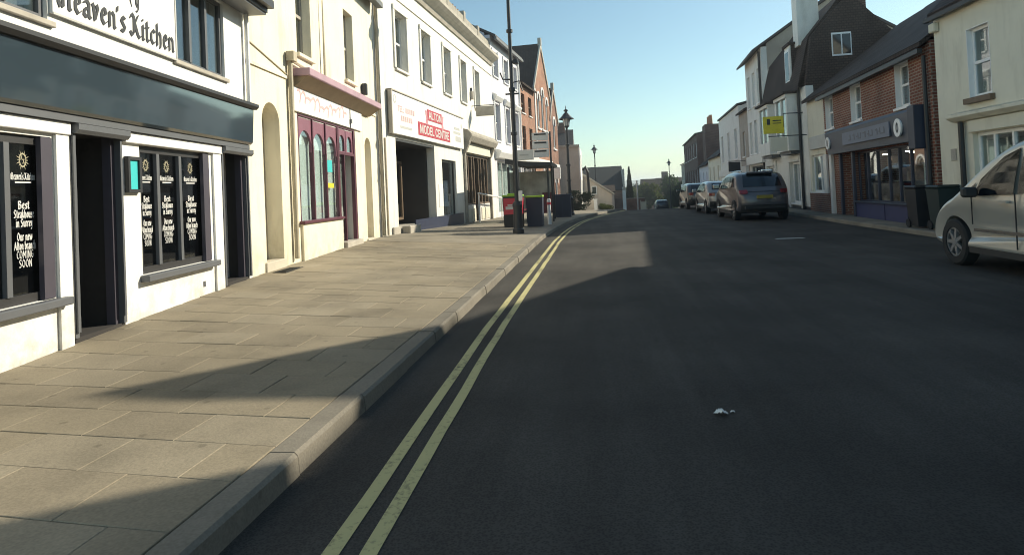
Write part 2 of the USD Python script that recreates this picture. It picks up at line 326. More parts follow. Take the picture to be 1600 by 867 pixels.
# window: the hole must already be in the wall; frame set back by dep
def window(th, F, u0, u1, z0, z1, kind='sash', dep=.10, fr=.05, fm='white_paint', glass='glass', sill='white_paint', bars=1, room='curtain', sillout=.07, mulls=(), sash_bars=0, curtain=.0, mm=None, lining=None):
    m = F.mb(); w0, w1 = -dep - .05, -dep
    m.box((u0, w0, z0), (u0 + fr, w1, z1)); m.box((u1 - fr, w0, z0), (u1, w1, z1))
    m.box((u0 + fr, w0, z1 - fr), (u1 - fr, w1, z1)); m.box((u0 + fr, w0, z0), (u1 - fr, w1, z0 + fr))
    if kind == 'sash':
        zm = (z0 + z1) / 2; m.box((u0 + fr, w0 + .003, zm - .03), (u1 - fr, w1 + .012, zm + .03))
        for i in range(sash_bars):
            x = u0 + (u1 - u0) * (i + 1) / (sash_bars + 1); m.box((x - .012, w0 + .006, z0 + fr), (x + .012, w1 - .006, zm - .03)); m.box((x - .012, w0 + .006, zm + .03), (x + .012, w1 - .006, z1 - fr))
    if not mm:
        for x in mulls: m.box((x - .028, w0 - .003, z0 + fr), (x + .028, w1 + .014, z1 - fr))
    win = th.part('window', m, fm)
    if mm:
        for x in mulls: win.part('mullion', F.mb().box((x - .028, w0 - .003, z0 + fr), (x + .028, w1 + .014, z1 - fr)), mm)
    if lining: win.part('reveal', F.mb().box((u0, w1 + .001, z0), (u0 + .012, .006, z1)).box((u1 - .012, w1 + .001, z0), (u1, .006, z1)).box((u0 + .012, w1 + .001, z1 - .012), (u1 - .012, .006, z1)), lining)
    edges = [u0 + fr] + list(mulls) + [u1 - fr]
    for a, b in zip(edges[:-1], edges[1:]):
        win.part('pane', F.mb().box((a, w0 + .018, z0 + fr * .5), (b, w0 + .024, z1 - fr * .5)), glass)
    if sill: win.part('sill', F.mb().cbox((u0 - .05, -dep + .004, z0 - .07), (u1 + .05, sillout, z0 - .002), .006), sill)
    if curtain > 0:
        g = F.mb(); n = 14; hgt = z1 - z0
        for a, b in ((u0 + .02, u0 + (u1 - u0) * curtain), (u1 - (u1 - u0) * curtain, u1 - .02)):
            us = np.linspace(a, b, n); ws = w0 - .10 - .02 * np.cos(np.arange(n) * 1.9)
            v = [(u, w, z) for u, w in zip(us, ws) for z in (z0, z1)]
            g.add(v, [(2 * i, 2 * i + 2, 2 * i + 3, 2 * i + 1) for i in range(n - 1)])
        win.part('curtain', g, room)
    return win

def wall(th, F, outline, holes, mt, t=.28, name='wall', w=0.):
    p = outline
    if holes: p = outline.difference(union_all(holes))
    return th.part(name, F.mb().poly(p, w - t, w), mt)

def shell(th, F, u0, u1, zb, ze, depth, zr, mt, roof='roof_tiles', over=.25, inner=True, gable_mt=None, roof_over_ends=.0, back=True, t=.28, room=1.6, floors=()):
    """Side walls, back wall, inner wall and a pitched roof with its ridge along the street, behind a front wall."""
    g = .004
    side = Polygon([(-t - g, zb), (-2 * depth, zb), (-2 * depth, ze), (-depth, zr - .02), (-t - g, ze + (zr - ze) * (t + g) / depth - .02)])
    for a, b in ((u0 + g, u0 + .22), (u1 - .22, u1 - g)):
        th.part('side_wall', F.mb().poly(Polygon([(w, z) for w, z in side.exterior.coords]), a, b, 'wuz').__class__(F) if False else _wuz(F, side, a, b), gable_mt or mt)
    th.part('back_wall', F.mb().box((u0 + .225, -2 * depth, zb), (u1 - .225, -2 * depth + .2, ze - .02)), gable_mt or mt)
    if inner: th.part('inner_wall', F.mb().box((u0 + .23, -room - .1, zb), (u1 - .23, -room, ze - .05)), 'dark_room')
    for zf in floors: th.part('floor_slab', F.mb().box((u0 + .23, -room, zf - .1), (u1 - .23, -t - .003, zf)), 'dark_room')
    if roof:
        k = (zr - ze) / depth; e0, e1 = u0 - roof_over_ends, u1 + roof_over_ends; th_ = .12
        r = F.mb(); fr_ = (over, ze - over * k)
        prof = [(over, ze - over * k + .03), (-depth, zr + .03), (-2 * depth - over, ze - over * k + .03), (-2 * depth - over, ze - over * k + .03 + th_), (-depth, zr + .03 + th_ * 1.3), (over, ze - over * k + .03 + th_)]
        return th.part('roof', _wuz(F, Polygon(prof), e0 + g, e1 - g), roof)

def _wuz(F, poly, a, b):
    """Polygon in (w, z) extruded along u."""
    m = F.mb(); e = trimesh.creation.extrude_polygon(poly, b - a, engine='earcut')
    v = np.array(e.vertices); f = np.array(e.faces); v[:, 2] += a
    return m.add(v[:, [2, 0, 1]], f)

# ------------------------------------------------------------------ pen lettering (broad-nib strokes) and plain lettering
GL = {
 'H': (1.1, '.25,1.5 .25,.05;.25,.72 .78,.85;.70,1.45 .78,1.25 .78,.08 .92,.0;-.10,1.25 -.14,.30 .02,.02 .25,.2'),
 'K': (1.1, '-.1,1.2 .1,1.5 .32,1.3 .3,.25 .08,0 -.15,.25;.3,.7 .8,1.5;.45,.85 .75,.2 .95,.0 1.08,.12'),
 'B': (1.0, '.15,1.45 .2,0;.2,1.4 .65,1.4 .75,1.1 .25,.8;.25,.8 .8,.7 .8,.15 .5,0 .15,.05'),
 'S': (.95, '.8,1.3 .4,1.48 .1,1.15 .4,.8 .75,.45 .55,.05 .1,.12'),
 'O': (1.1, '.5,1.48 .1,1.0 .15,.35 .55,0 .95,.45 .9,1.1 .5,1.48'),
 'A': (1.1, '.1,0 .5,1.45 .95,0;.25,.55 .8,.55'),
 'C': (.95, '.85,1.25 .5,1.48 .12,1.0 .15,.35 .55,.0 .88,.2'),
 'M': (1.3, '.1,0 .2,1.45 .6,.5 1.0,1.45 1.12,0'),
 'I': (.45, '.2,1.45 .2,0'),
 'N': (1.1, '.15,0 .15,1.45 .85,0 .85,1.45'),
 'G': (1.05, '.85,1.25 .5,1.48 .12,1.0 .15,.35 .55,.0 .88,.2 .88,.7 .55,.7'),
 'a': (.78, '.15,.9 .45,1 .6,.85 .6,.1 .75,.0;.6,.55 .2,.5 .12,.15 .35,.0 .6,.15'),
 'b': (.78, '.15,1.5 .15,.1 .45,0 .65,.3 .62,.8 .4,1 .15,.75'),
 'c': (.68, '.6,.85 .4,1 .15,.75 .15,.25 .38,0 .62,.15'),
 'e': (.7, '.15,.5 .55,.65 .5,.95 .3,1 .14,.7 .15,.25 .38,0 .62,.18'),
 'h': (.82, '.15,1.55 .15,0;.15,.7 .42,1 .62,.8 .62,.2 .55,-.1'),
 'i': (.4, '.18,1 .18,.05 .3,0;.16,1.38 .2,1.34'),
 'k': (.75, '.15,1.5 .15,0;.15,.5 .5,.95;.3,.6 .6,0'),
 'l': (.4, '.18,1.5 .18,.08 .3,0'),
 'm': (1.15, '.12,1 .12,0;.12,.75 .35,1 .52,.8 .52,0;.52,.75 .75,1 .95,.8 .95,.05 1.05,0'),
 'n': (.82, '.12,.95 .15,0;.15,.72 .42,1 .62,.8 .62,.08 .74,0'),
 'o': (.78, '.38,1 .14,.7 .15,.25 .38,0 .62,.3 .62,.72 .38,1'),
 'r': (.58, '.12,.95 .15,0;.15,.7 .35,1 .5,.85'),
 's': (.65, '.55,.88 .3,1 .14,.75 .35,.52 .55,.3 .4,.02 .12,.1'),
 't': (.5, '.2,1.35 .2,.12 .35,0 .45,.1;.02,.95 .42,.98'),
 'u': (.8, '.12,1 .12,.25 .3,0 .6,.2;.6,1 .6,.1 .72,0'),
 'v': (.75, '.08,1.0 .18,.85 .3,.02 .6,.75 .5,1.0'),
 'w': (1.05, '.05,1 .25,.02 .5,.75 .72,.02 .95,.8 .85,1'),
 'y': (.75, '.12,1 .15,.4 .35,.12 .6,.3;.6,1 .55,-.1 .3,-.45 .1,-.38'),
 "'": (.25, '.1,1.5 .06,1.2'), ' ': (.45, ''), '.': (.3, '.12,.05 .14,.02'), '/': (.5, '.1,0 .4,1.4'),
}
def nib_shape(strokes, w=.2, t=.05, ang=38):
    a = radians(ang); e = np.array([cos(a), sin(a)]) * w / 2; q = np.array([-sin(a), cos(a)]) * t / 2
    nib = np.array([e + q, e - q, -e - q, -e + q]); parts = []
    for st in strokes.split(';'):
        if not st: continue
        P = [np.array([float(x) for x in s.split(',')]) for s in st.split()]
        for p, q2 in zip(P[:-1], P[1:]): parts.append(MultiPoint(np.vstack([nib + p, nib + q2])).convex_hull)
    return union_all(parts) if parts else None
GCACHE = {}
def pen_text(text, xh, squeeze=.8, w=.2):
    """Shapely outline of the lettering, baseline at 0, starting at x = 0, x-height xh."""
    x, out = 0., []
    for ch in text:
        adv, st = GL[ch]
        if (ch, w) not in GCACHE: GCACHE[(ch, w)] = nib_shape(st, w)
        g = GCACHE[(ch, w)]
        if g is not None: out.append(affinity.translate(affinity.scale(g, xh * squeeze, xh, origin=(0, 0)), x, 0))
        x += (adv + .1) * xh * squeeze
    return union_all(out), x
def lay(F, shape, uc, z, w0, dep, width=None, tilt=0.):
    """Lays an outline, reading left to right from the street, centred on uc."""
    a, _, b, _ = shape.bounds
    sc = 1. if width is None else width / (b - a)
    s = affinity.translate(shape, -(a + b) / 2, 0); s = affinity.scale(s, sc, 1. if width is None else 1., origin=(0, 0))
    if F.side == 'R': s = affinity.scale(s, -1, 1, origin=(0, 0))
    s = affinity.translate(s, uc, z)
    return F.mb().poly(s.simplify(.0006), w0, w0 + dep)
def inter(F, text, h, uc, z, w0, dep=.004, width=None, bold=True):
    t = meshkit.text_mesh(text, h, .004, bold); v = np.array(t.vertices); v[:, 0] -= (v[:, 0].min() + v[:, 0].max()) / 2
    if width: v[:, 0] *= width / np.ptp(v[:, 0])
    sg = -1 if F.side == 'R' else 1
    vv = np.stack([uc + sg * v[:, 0], w0 + v[:, 2] * dep / .004, z + v[:, 1]], 1)
    f = np.array(t.faces); f = f[:, ::-1] if sg > 0 else f
    return F.mb().add(vv, f)
def crest():
    """The restaurant's round ornamental emblem, about one unit across."""
    parts = []
    for k in range(16):
        a = 2 * pi * k / 16; r0, r1 = .30, (.52 if k % 2 else .42)
        parts.append(MultiPoint([(r0 * cos(a - .09), r0 * sin(a - .09) * 1.1), (r0 * cos(a + .09), r0 * sin(a + .09) * 1.1), (r1 * cos(a), r1 * sin(a) * 1.1)]).convex_hull)
    ring = Point(0, 0).buffer(.34, 12).difference(Point(0, 0).buffer(.27, 12)); parts.append(affinity.scale(ring, .8, 1.15, origin=(0, 0)))
    a_, _ = pen_text('A', .17, .8, .25); b_, _ = pen_text('K', .17, .8, .25)
    parts += [affinity.translate(a_, -.16, .0), affinity.translate(b_, .02, -.2)]
    return union_all(parts)

# ------------------------------------------------------------------ ground
def xk_l(y): return ease(y, [-30, 17, 20, 23, 26, 29, 32, 38, 50, 80, 150], [-1.53, -1.53, -1.47, -1.32, -1.10, -.75, -.2, 1.0, 2.4, 5., 13.])
def xk_r(y): return ease(y, [-30, 8, 20, 27, 40, 57, 80, 150], [6.95, 6.95, 7.15, 7.5, 7.9, 9.0, 10.6, 19.])
def zg(y): return ease(y, [-60, 34, 40, 46, 60, 150, 400, 1000, 1500], [0, 0, -.06, -.28, -1.0, -4.2, -4.0, -3, -3])
def xf_l(y): return ease(y, [-30, 5.37, 9.2, 16.4, 31.5, 37.6, 52, 150], [-.72, -4.78, -5.2, -5.71, -4.91, -4.28, -2.9, 8.]) if False else ease(y, [-30, 1.0, 5.37, 9.2, 16.4, 31.5, 37.6, 52, 60, 150], [-4.35, -4.35, -4.78, -5.2, -5.71, -4.91, -4.28, -2.9, -2.2, 8.])
def bump_l(y): return ease(y, [-30, 3.6, 4.5, 6.1, 9, 13.5, 17, 19.5, 25, 30, 60], [0, 0, .015, .07, .14, .215, .22, .20, .10, .03, 0])
def z_pl(x, y):
    a = xk_l(y) - .14; b = xf_l(y); t = np.clip((a - x) / (a - b), 0, 1.05)
    return zg(y) + .105 + bump_l(y) * t

def sheet(ys, cols, zf):
    """A strip of ground: cols(y) gives the x positions across."""
    X = np.array([cols(y) for y in ys]); Y = np.repeat(np.asarray(ys, float)[:, None], X.shape[1], 1); Z = zf(X, Y)
    n, m = X.shape; v = np.stack([X, Y, Z], -1).reshape(-1, 3)
    i, j = np.meshgrid(np.arange(n - 1), np.arange(m - 1), indexing='ij'); a = (i * m + j).ravel()
    q = np.stack([a, a + 1, a + m + 1, a + m], 1)
    return MB().add(v, q)
YS = np.concatenate([np.arange(-20, 20, 1.), np.arange(20, 60, .75), np.arange(60, 151, 5.)])
ZG = lambda X, Y: zg(Y)
road = single('road', sheet(YS, lambda y: np.linspace(xk_l(y) - .02, xk_r(y) + .02, 9), ZG), 'asphalt', 'dark grey asphalt street running away downhill', kind='structure')
earth = single('ground', sheet(np.concatenate([[-200, -60], np.arange(-20, 150, 6.), [160, 220, 400, 700, 1000, 1500, 2500]]),
        lambda y: np.array([-2500, -400, -120, -40, -12, 0, 12, 40, 120, 400, 2500.]), lambda X, Y: zg(Y) - .25 - .03 * np.clip(Y - 38, 0, 100) * 0), 'earth', 'earth and grass under and beyond the street', kind='structure')

# double yellow lines, children of the road
def strip(x_of, w, ys, dz, zfun=None):
    return sheet(ys, lambda y: np.array([x_of(y) - w / 2, x_of(y) + w / 2]), lambda X, Y: zg(Y) + dz)
for off in (.385, .535):
    m = strip(lambda y, o=off: xk_l(y) + o + .075 * np.clip((6.5 - y) / 4.2, 0, 1.2), .070, np.arange(1.2, 42, .4), .004)
    v, f = m.arrays(); v[:, 0] += (meshkit.noise(v * [0, 1.7, 0] + off * 9) - .5) * .016
    road.part('yellow_line', MB().add(v, f), 'yellow_line')
road.part('white_dash', sheet([15.4, 15.6], lambda y: np.array([4.1, 4.72]) + (y - 15.4) * -.1, lambda X, Y: zg(Y) + .004), 'white_line')

# left pavement
pave = thing('pavement', 'stone paved footway rising gently to the shops on the left', None, kind='structure')
SLAB_Y1 = 15.2
def joint_y(y, x): return y - .11 * (x + 2.2)                       # the courses run slightly askew to the kerb
pave.part('paving_bed', sheet(np.arange(-3, SLAB_Y1 + .31, .5), lambda y: np.linspace(xk_l(y) - .15, xf_l(y) - .3, 9), lambda X, Y: z_pl(X, Y) - .0065), 'joint')
pave.part('paving_surface', sheet(np.concatenate([np.arange(SLAB_Y1, 60, .75), np.arange(60, 151, 5)]), lambda y: np.linspace(xk_l(y) - .15, xf_l(y) - .6, 9), lambda X, Y: z_pl(X, Y)), 'pave_bed')
rows, y = [], 1.55
while y < SLAB_Y1 - .05:
    h = .40 if y < 8 else .47
    h *= random.choice([1, 1, 1.0, 1.08]); rows.append((y, min(y + h, SLAB_Y1))); y += h
def slab(c4, g=.0022, lift=0., tilt=(0, 0)):
    c = np.array(c4); m = c.mean(0); d = (c - m); L = np.abs(d).max(0); ins = m + d * (1 - g / L); ins2 = m + d * (1 - (g + .0035) / L)
    zt = z_pl(ins[:, 0], ins[:, 1]) + lift + (ins - m) @ np.array(tilt)
    zb = zt - .03
    v = np.vstack([np.c_[ins, zb], np.c_[ins, zt - .003], np.c_[ins2, zt]])
    f = [(0, 1, 5, 4), (1, 2, 6, 5), (2, 3, 7, 6), (3, 0, 4, 7), (4, 5, 9, 8), (5, 6, 10, 9), (6, 7, 11, 10), (7, 4, 8, 11), (8, 9, 10, 11)]
    return MB().add(v, f)
ns = 0
for r, (ya, yb) in enumerate(rows):
    ym = (ya + yb) / 2; x0, x1 = xk_l(ym) - .158, xf_l(ym) - .05
    wd = .60 if ym < 8 else .78
    xs = [x0]; off = (wd * (.5 if r % 2 else 1.0)) * random.uniform(.93, 1.05); x = x0 - off
    while x > x1 + .15: xs.append(x); x -= wd * random.uniform(.96, 1.04)
    xs.append(x1)
    for a, b in zip(xs[:-1], xs[1:]):
        c4 = [(b, joint_y(ya, b)), (a, joint_y(ya, a)), (a, joint_y(yb, a)), (b, joint_y(yb, b))]
        if joint_y(yb, b) > SLAB_Y1 + .3: continue
        pave.part('paving_slab', slab(c4, lift=random.uniform(-.002, .002), tilt=(random.uniform(-.004, .004), random.uniform(-.004, .004))), random.choice(['pave_a', 'pave_a', 'pave_b', 'pave_c'])); ns += 1
print('slabs', ns)
# kerb stones, left
kerb = thing('kerb', 'row of pale granite kerb stones along the left footway', None, kind='structure')
yk = 1.2
while yk < 48:
    L = .92; a, b = yk + .006, yk + L - .006
    def kx(y, o): return xk_l(y) + o
    zt = .106 + random.uniform(-.004, .004); jit = random.uniform(-.006, .006)
    v = []
    for yy in (a, b):
        z = zg(yy)
        for o, zz in ((-.145, -.05), (-.145, zt), (-.018, zt + .0), (0.0, zt - .018), (.012, -.03)): v.append((kx(yy, o) + jit, yy, z + zz))
    f = [(i, i + 1, i + 6, i + 5) for i in range(4)]
    mb = MB().add(v, np.array(f)); mb.add(v[:5], [(0, 1, 2), (0, 2, 3), (0, 3, 4)]); mb.add(v[5:], [(2, 1, 0), (3, 2, 0), (4, 3, 0)])
    kerb.part('kerb_stone', mb, 'kerbstone'); yk += L
# right pavement and kerb
pave_r = thing('pavement', 'grey footway in shade along the shops on the right', None, kind='structure')
pave_r.part('paving_surface', sheet(YS, lambda y: np.array([xk_r(y) + .14, xk_r(y) + .8, xk_r(y) + 2, xk_r(y) + 5]), lambda X, Y: zg(Y) + .11), 'pave_bed')
kerb_r = thing('kerb', 'row of grey kerb stones along the right footway', None, kind='structure')
yk = 6.
while yk < 48:
    a, b = yk + .004, yk + .91; v = []
    for yy in (a, b):
        for o, zz in ((.0, -.05), (.0, .09), (.015, .112), (.142, .112), (.142, -.05)): v.append((xk_r(yy) + o, yy, zg(yy) + zz))
    mb = MB().add(v, [(i, i + 5, i + 6, i + 1) for i in range(4)]); mb.add(v[:5], [(2, 1, 0), (3, 2, 0), (4, 3, 0)]); mb.add(v[5:], [(0, 1, 2), (0, 2, 3), (0, 3, 4)])
    kerb_r.part('kerb_stone', mb, 'kerbstone'); yk += .915

# ------------------------------------------------------------------ left: restaurant
F1 = Fac((-4.78, 5.37), -6.5, 'L')
U1 = 3.80
B = thing('restaurant', 'white rendered restaurant with dark glossy fascia and black lettered windows', 'building', F1.p(0))
holes = [R(-1.62, -.30, .61, 2.02), R(-.08, .68, -.3, 2.15), R(1.01, 2.53, .64, 2.05), R(2.88, 3.69, -.3, 2.19), R(1.81, 3.12, 3.15, 4.22), R(-1.62, -.29, 3.06, 4.22)]
wall(B, F1, R(-4.3, U1, -.3, 4.5), holes, 'white_render')
shell(B, F1, -4.3, U1, -.3, 4.5, 3.6, 7.0, 'white_render', over=.34, floors=(.16, 2.6))
B.part('eaves_board', F1.mb().box((-4.35, .02, 4.24), (U1 + .05, .335, 4.27)).box((-4.35, .30, 4.27), (U1 + .05, .36, 4.44)), 'grey_paint')
B.part('gutter', F1.mb().box((-4.35, .362, 4.33), (U1 + .05, .46, 4.45)), 'dark_paint')
# fascia, tilted slightly
B.part('fascia_board', _wuz(F1, Polygon([(.003, 2.24), (.10, 2.24), (.135, 2.27), (.165, 2.76), (.003, 2.76)]), -4.3, 3.66), 'gloss_fascia')
B.part('fascia_cornice', _wuz(F1, Polygon([(.003, 2.763), (.20, 2.763), (.235, 2.80), (.235, 2.84), (.003, 2.87)]), -4.3, 3.69), 'ink_black')
B.part('fascia_soffit', F1.mb().box((-4.3, .003, 2.172), (3.66, .085, 2.237)), 'grey_paint')
for a, b in ((-1.75, -.10), (.70, 2.86)):
    B.part('lintel_band', F1.mb().cbox((a, .003, 2.055), (b, .05, 2.168), .006), 'white_paint')
B.part('pilaster', F1.mb().box((-.27, .003, .12), (-.11, .03, 2.05)), 'white_render')
B.part('pilaster', F1.mb().box((2.62, .003, .2), (2.84, .03, 2.05)), 'white_render')
wl = window(B, F1, -1.62, -.30, .61, 2.02, 'fixed', .035, .075, 'dark_paint', 'glass_dark', None, mulls=(-1.20, -.76), mm='grey_paint'); wl.part('jamb', F1.mb().box((-.30 - .13, -.034, .615), (-.301, .012, 2.015)), 'purple_grey_paint')
wl.part('sill', F1.mb().cbox((-1.72, -.11, .535), (-.20, .10, .606), .008), 'grey_paint')
wr = window(B, F1, 1.01, 2.53, .64, 2.05, 'fixed', .035, .075, 'dark_paint', 'glass_dark', None, mulls=(1.40, 1.875), mm='grey_paint'); wr.part('jamb', F1.mb().box((2.535 - .16, -.034, .645), (2.529, .012, 2.045)), 'purple_grey_paint')
wr.part('sill', F1.mb().cbox((.96, -.11, .565), (2.60, .10, .636), .008), 'grey_paint')
for u0, u1, z0 in ((1.81, 3.12, 3.15), (-1.62, -.29, 3.06)):
    mu = (u0 + .43, u0 + .85) if u0 > 0 else (u1 - .9, u1 - .45)
    w = window(B, F1, u0, u1, z0, 4.22, 'fixed', .04, .05, 'grey_paint', 'glass', None, mulls=mu, curtain=.22)
    w.part('sill', F1.mb().cbox((u0 - .05, -.09, z0 - .055), (u1 + .06, .04, z0 - .003), .006), 'stone_grey')
# doors and their roller shutter housings
def dark_door(B, F, u0, u1, z0, z1, fm='grey_paint'):
    d = B.part('door_frame', F.mb().box((u0, -.05, z0), (u0 + .05, .02, z1)).box((u1 - .05, -.05, z0), (u1, .02, z1)).box((u0 + .05, -.05, z1 - .05), (u1 - .05, .02, z1)), fm)
    d.part('inner_frame', F.mb().box((u1 - .11, -.12, z0), (u1 - .052, -.03, z1 - .05)), 'purple_grey_paint')
    leaf = B.part('door', F.mb().box((u0 + .058, -.62, z0 + .01), (u1 - .058, -.57, z1 - .07)).box((u0 + .15, -.568, z0 + .15), (u1 - .15, -.56, z0 + .8)).box((u0 + .15, -.568, z0 + .95), (u1 - .15, -.56, z1 - .2)), 'black_door')
    leaf.part('handle', F.mb().box((u1 - .13, -.56, z0 + .95), (u1 - .11, -.52, z0 + 1.15)), 'chrome')
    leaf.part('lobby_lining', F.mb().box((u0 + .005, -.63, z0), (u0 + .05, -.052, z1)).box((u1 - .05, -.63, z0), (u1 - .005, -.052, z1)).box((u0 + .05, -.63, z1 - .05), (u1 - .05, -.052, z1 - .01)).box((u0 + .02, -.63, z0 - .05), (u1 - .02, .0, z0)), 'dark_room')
    return leaf
dark_door(B, F1, -.08, .68, .20, 2.15); dark_door(B, F1, 2.88, 3.69, .28, 2.19)
B.part('door_notice', F1.mb().box((.10, -.55, .62), (.26, -.545, .82)), 'ink_grey')
for a, b in ((-.07, .71), (2.85, 3.76)):
    sh = B.part('shutter_box', _wuz(F1, Polygon([(.022, 2.075), (.07, 2.075), (.10, 2.11), (.10, 2.165), (.022, 2.169)]), a, b), 'grey_paint')
    sh.part('guide_rail', F1.mb().box((a, .022, .25), (a + .035, .04, 2.07)).box((b - .09, .022, .28), (b - .06, .04, 2.07)), 'grey_paint')
B.part('downpipe', F1.mb().tube([(3.76, .06, 4.3), (3.76, .06, 2.9)], .035), 'white_paint')
for u, z in ((2.3, .32), (2.33, .32)): B.part('wall_vent', F1.mb().box((u, .002, z), (u + .02, .008, z + .07)), 'grey_paint')
# sign board over the fascia
S = thing('sign_board', 'white board with black pen lettering over the glossy restaurant fascia', 'sign', F1.p(.75, 0, 3.1))
S.part('board', F1.mb().cbox((-.27, .003, 3.13), (1.79, .035, 4.24), .004), 'sign_white')
S.part('border', F1.mb().box((-.27, .036, 3.125), (1.79, .042, 3.145)).box((1.765, .036, 3.147), (1.79, .042, 4.2)), 'ink_grey')
t, _ = pen_text("Heaven's Kitchen", .158, .8, .29)
S.part('lettering', lay(F1, t, .755, 3.215, .036, .006, width=1.95), 'ink_black')
S.part('emblem', lay(F1, affinity.scale(crest(), .62, .62, origin=(0, 0)), .78, 3.85, .036, .006), 'ink_black')
t2, _ = pen_text('y', .1, .9, .25)
S.part('flourish', lay(F1, t2, 1.0, 3.54, .036, .006), 'ink_black')
# window lettering behind the glass
def window_text(F, B, uc, wdt, ztop, w):
    q = B.part('window_lettering', lay(F, affinity.scale(crest(), .145, .155, origin=(0, 0)), uc, ztop - .15, w, .002), 'ink_gold')
    t, _ = pen_text("Heaven's Kitchen", .038, .9, .3); m = lay(F, t, uc, ztop - .315, w, .002, width=wdt * .78)
    m.add(*_flat(F, uc - wdt * .26, uc + wdt * .26, ztop - .345, ztop - .332, w))
    q.part('name', m, 'ink_white')
    z = ztop - .56
    m = None
    for s, k, gap in (('Best', .5, .075), ('Steakhouse', .88, .075), ('in Surrey', .72, .115), ('Our new', .66, .075), ('Alton branch', .92, .075), ('COMING', .72, .075), ('SOON', .55, .08)):
        t, _ = pen_text(s, .044, .8, .31 if s[0] not in 'CS' or s == 'Steakhouse' else .2); mm = lay(F, t, uc, z, w, .002, width=wdt * k * .74)
        if m is None: m = mm
        else: m.v += mm.v; m.f += [f + m.n for f in mm.f]; m.n += mm.n
        z -= gap
    q.part('slogan', m, 'ink_white')
def _flat(F, u0, u1, z0, z1, w):
    k = MB().box((u0, w, z0), (u1, w + .002, z1)); return k.v[0], k.f[0]
W_IN = -.0605
for uc, wd in ((-.545, .34), (-1.0, .34)): window_text(F1, B, uc, wd, 2.02 - .06, W_IN)
for uc, wd in ((1.22, .30), (1.64, .36), (2.18, .40)): window_text(F1, B, uc, wd, 2.05 - .06, W_IN)
B.part('table_edge', F1.mb().box((1.05, -.55, .86), (2.5, -.40, .885)), 'pipe_cream')
Mn = thing('menu_case', 'teal menu in a black frame on the white wall', 'menu case', F1.p(.85, 0, 1.5))
Mn.part('frame', F1.mb().box((.735, .003, 1.53), (.97, .05, 1.565)).box((.735, .003, 1.875), (.97, .05, 1.91)).box((.735, .003, 1.565), (.77, .05, 1.875)).box((.93, .003, 1.565), (.97, .05, 1.875)), 'ink_black')
Mn.part('menu', F1.mb().box((.79, .006, 1.565), (.93, .03, 1.875)).__class__(F1).box((.771, .006, 1.566), (.929, .03, 1.874)), 'teal')

# ------------------------------------------------------------------ left: cream building with the maroon shopfront
A2 = F1.p(U1 + .004)[:2]
F2 = Fac(A2, -4, 'L'); U2 = 7.30
B = thing('cream_house', 'weathered cream building with arched niches and a maroon arched shopfront', 'building', F2.p(0))
n1 = arch(.50, 1.17, .40, 3.02); n2 = arch(6.18, 6.74, .36, 2.90)
shopcut = R(1.95, 5.42, -.2, 2.99)
holes = [n1, n2, shopcut, R(2.07, 2.80, 4.12, 5.75), R(4.88, 5.56, 4.12, 5.75)]
wall(B, F2, R(0.004, U2, -.3, 6.6), holes, 'cream_render')
shell(B, F2, 0.004, U2, -.3, 6.6, 3.6, 8.9, 'cream_render', over=.3, floors=(.30, 3.4))
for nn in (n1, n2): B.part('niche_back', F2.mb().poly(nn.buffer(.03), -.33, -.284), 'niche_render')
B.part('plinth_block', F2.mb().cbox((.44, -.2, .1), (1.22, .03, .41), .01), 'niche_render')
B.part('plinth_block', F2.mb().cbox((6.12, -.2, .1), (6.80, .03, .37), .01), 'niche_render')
for a, b in ((.01, 1.5), (6.72, 7.28)): B.part('string_course', F2.mb().box((a, .003, 3.53), (b, .03, 3.58)), 'cream_render')
B.part('gutter', F2.mb().box((0.0, .16, 6.42), (U2, .33, 6.56)), 'lead')
for (a, b) in ((2.07, 2.80), (4.88, 5.56)): window(B, F2, a, b, 4.12, 5.75, 'sash', .17, .05, 'stone_grey', 'glass', 'cream_render', curtain=.25)
# shopfront
B.part('shop_lining', F2.mb().box((1.96, -1.45, 2.92), (5.41, -.02, 2.98)).box((1.96, -1.45, .3), (1.99, -.1, 2.92)).box((5.38, -1.45, .3), (5.41, -.1, 2.92)), 'offwhite_paint')
B.part('stallriser', F2.mb().cbox((1.93, -.15, -.2), (4.165, .05, .945), .006), 'cream_render')
B.part('shop_sill', F2.mb().cbox((1.88, -.15, .948), (4.19, .10, 1.0), .008), 'maroon')
B.part('display_blind', F2.mb().box((2.0, -.13, 1.0), (4.12, -.115, 2.9)), 'pale_blind')
SF = B.part('shop_window', F2.mb().box((1.96, -.08, 1.0), (2.0, .0, 2.99)).box((4.13, -.08, 1.0), (4.19, .0, 2.99)).box((2.0, -.08, 2.95), (4.13, .0, 2.99)), 'maroon')
bays = [2.0, 2.70, 3.42, 4.13]
for i in range(3):
    a, b = bays[i] + .012, bays[i + 1] - .012
    op = arch(a + .03, b - .03, 1.0, 2.70, rise=.26, pointed=True)
    SF.part('arch_panel', F2.mb().poly(R(a, b, 2.30, 2.945).difference(op), -.055, -.02), 'maroon_pale')
    SF.part('pane', F2.mb().box((a + .01, -.05, 1.0), (b - .01, -.045, 2.69)), 'glass_shop')
    if i: SF.part('mullion', F2.mb().box((bays[i] - .022, -.08, 1.0), (bays[i] + .022, .005, 2.95)), 'maroon')
dr = B.part('door_surround', F2.mb().box((4.193, -.08, .3), (4.24, .004, 2.99)).box((5.28, -.08, .3), (5.36, .004, 2.99)).box((4.24, -.08, 2.36), (5.28, .003, 2.42)).box((4.24, -.08, 2.95), (5.28, .0, 2.99)).box((4.56, -.07, .44), (4.60, .0, 2.36)), 'maroon')
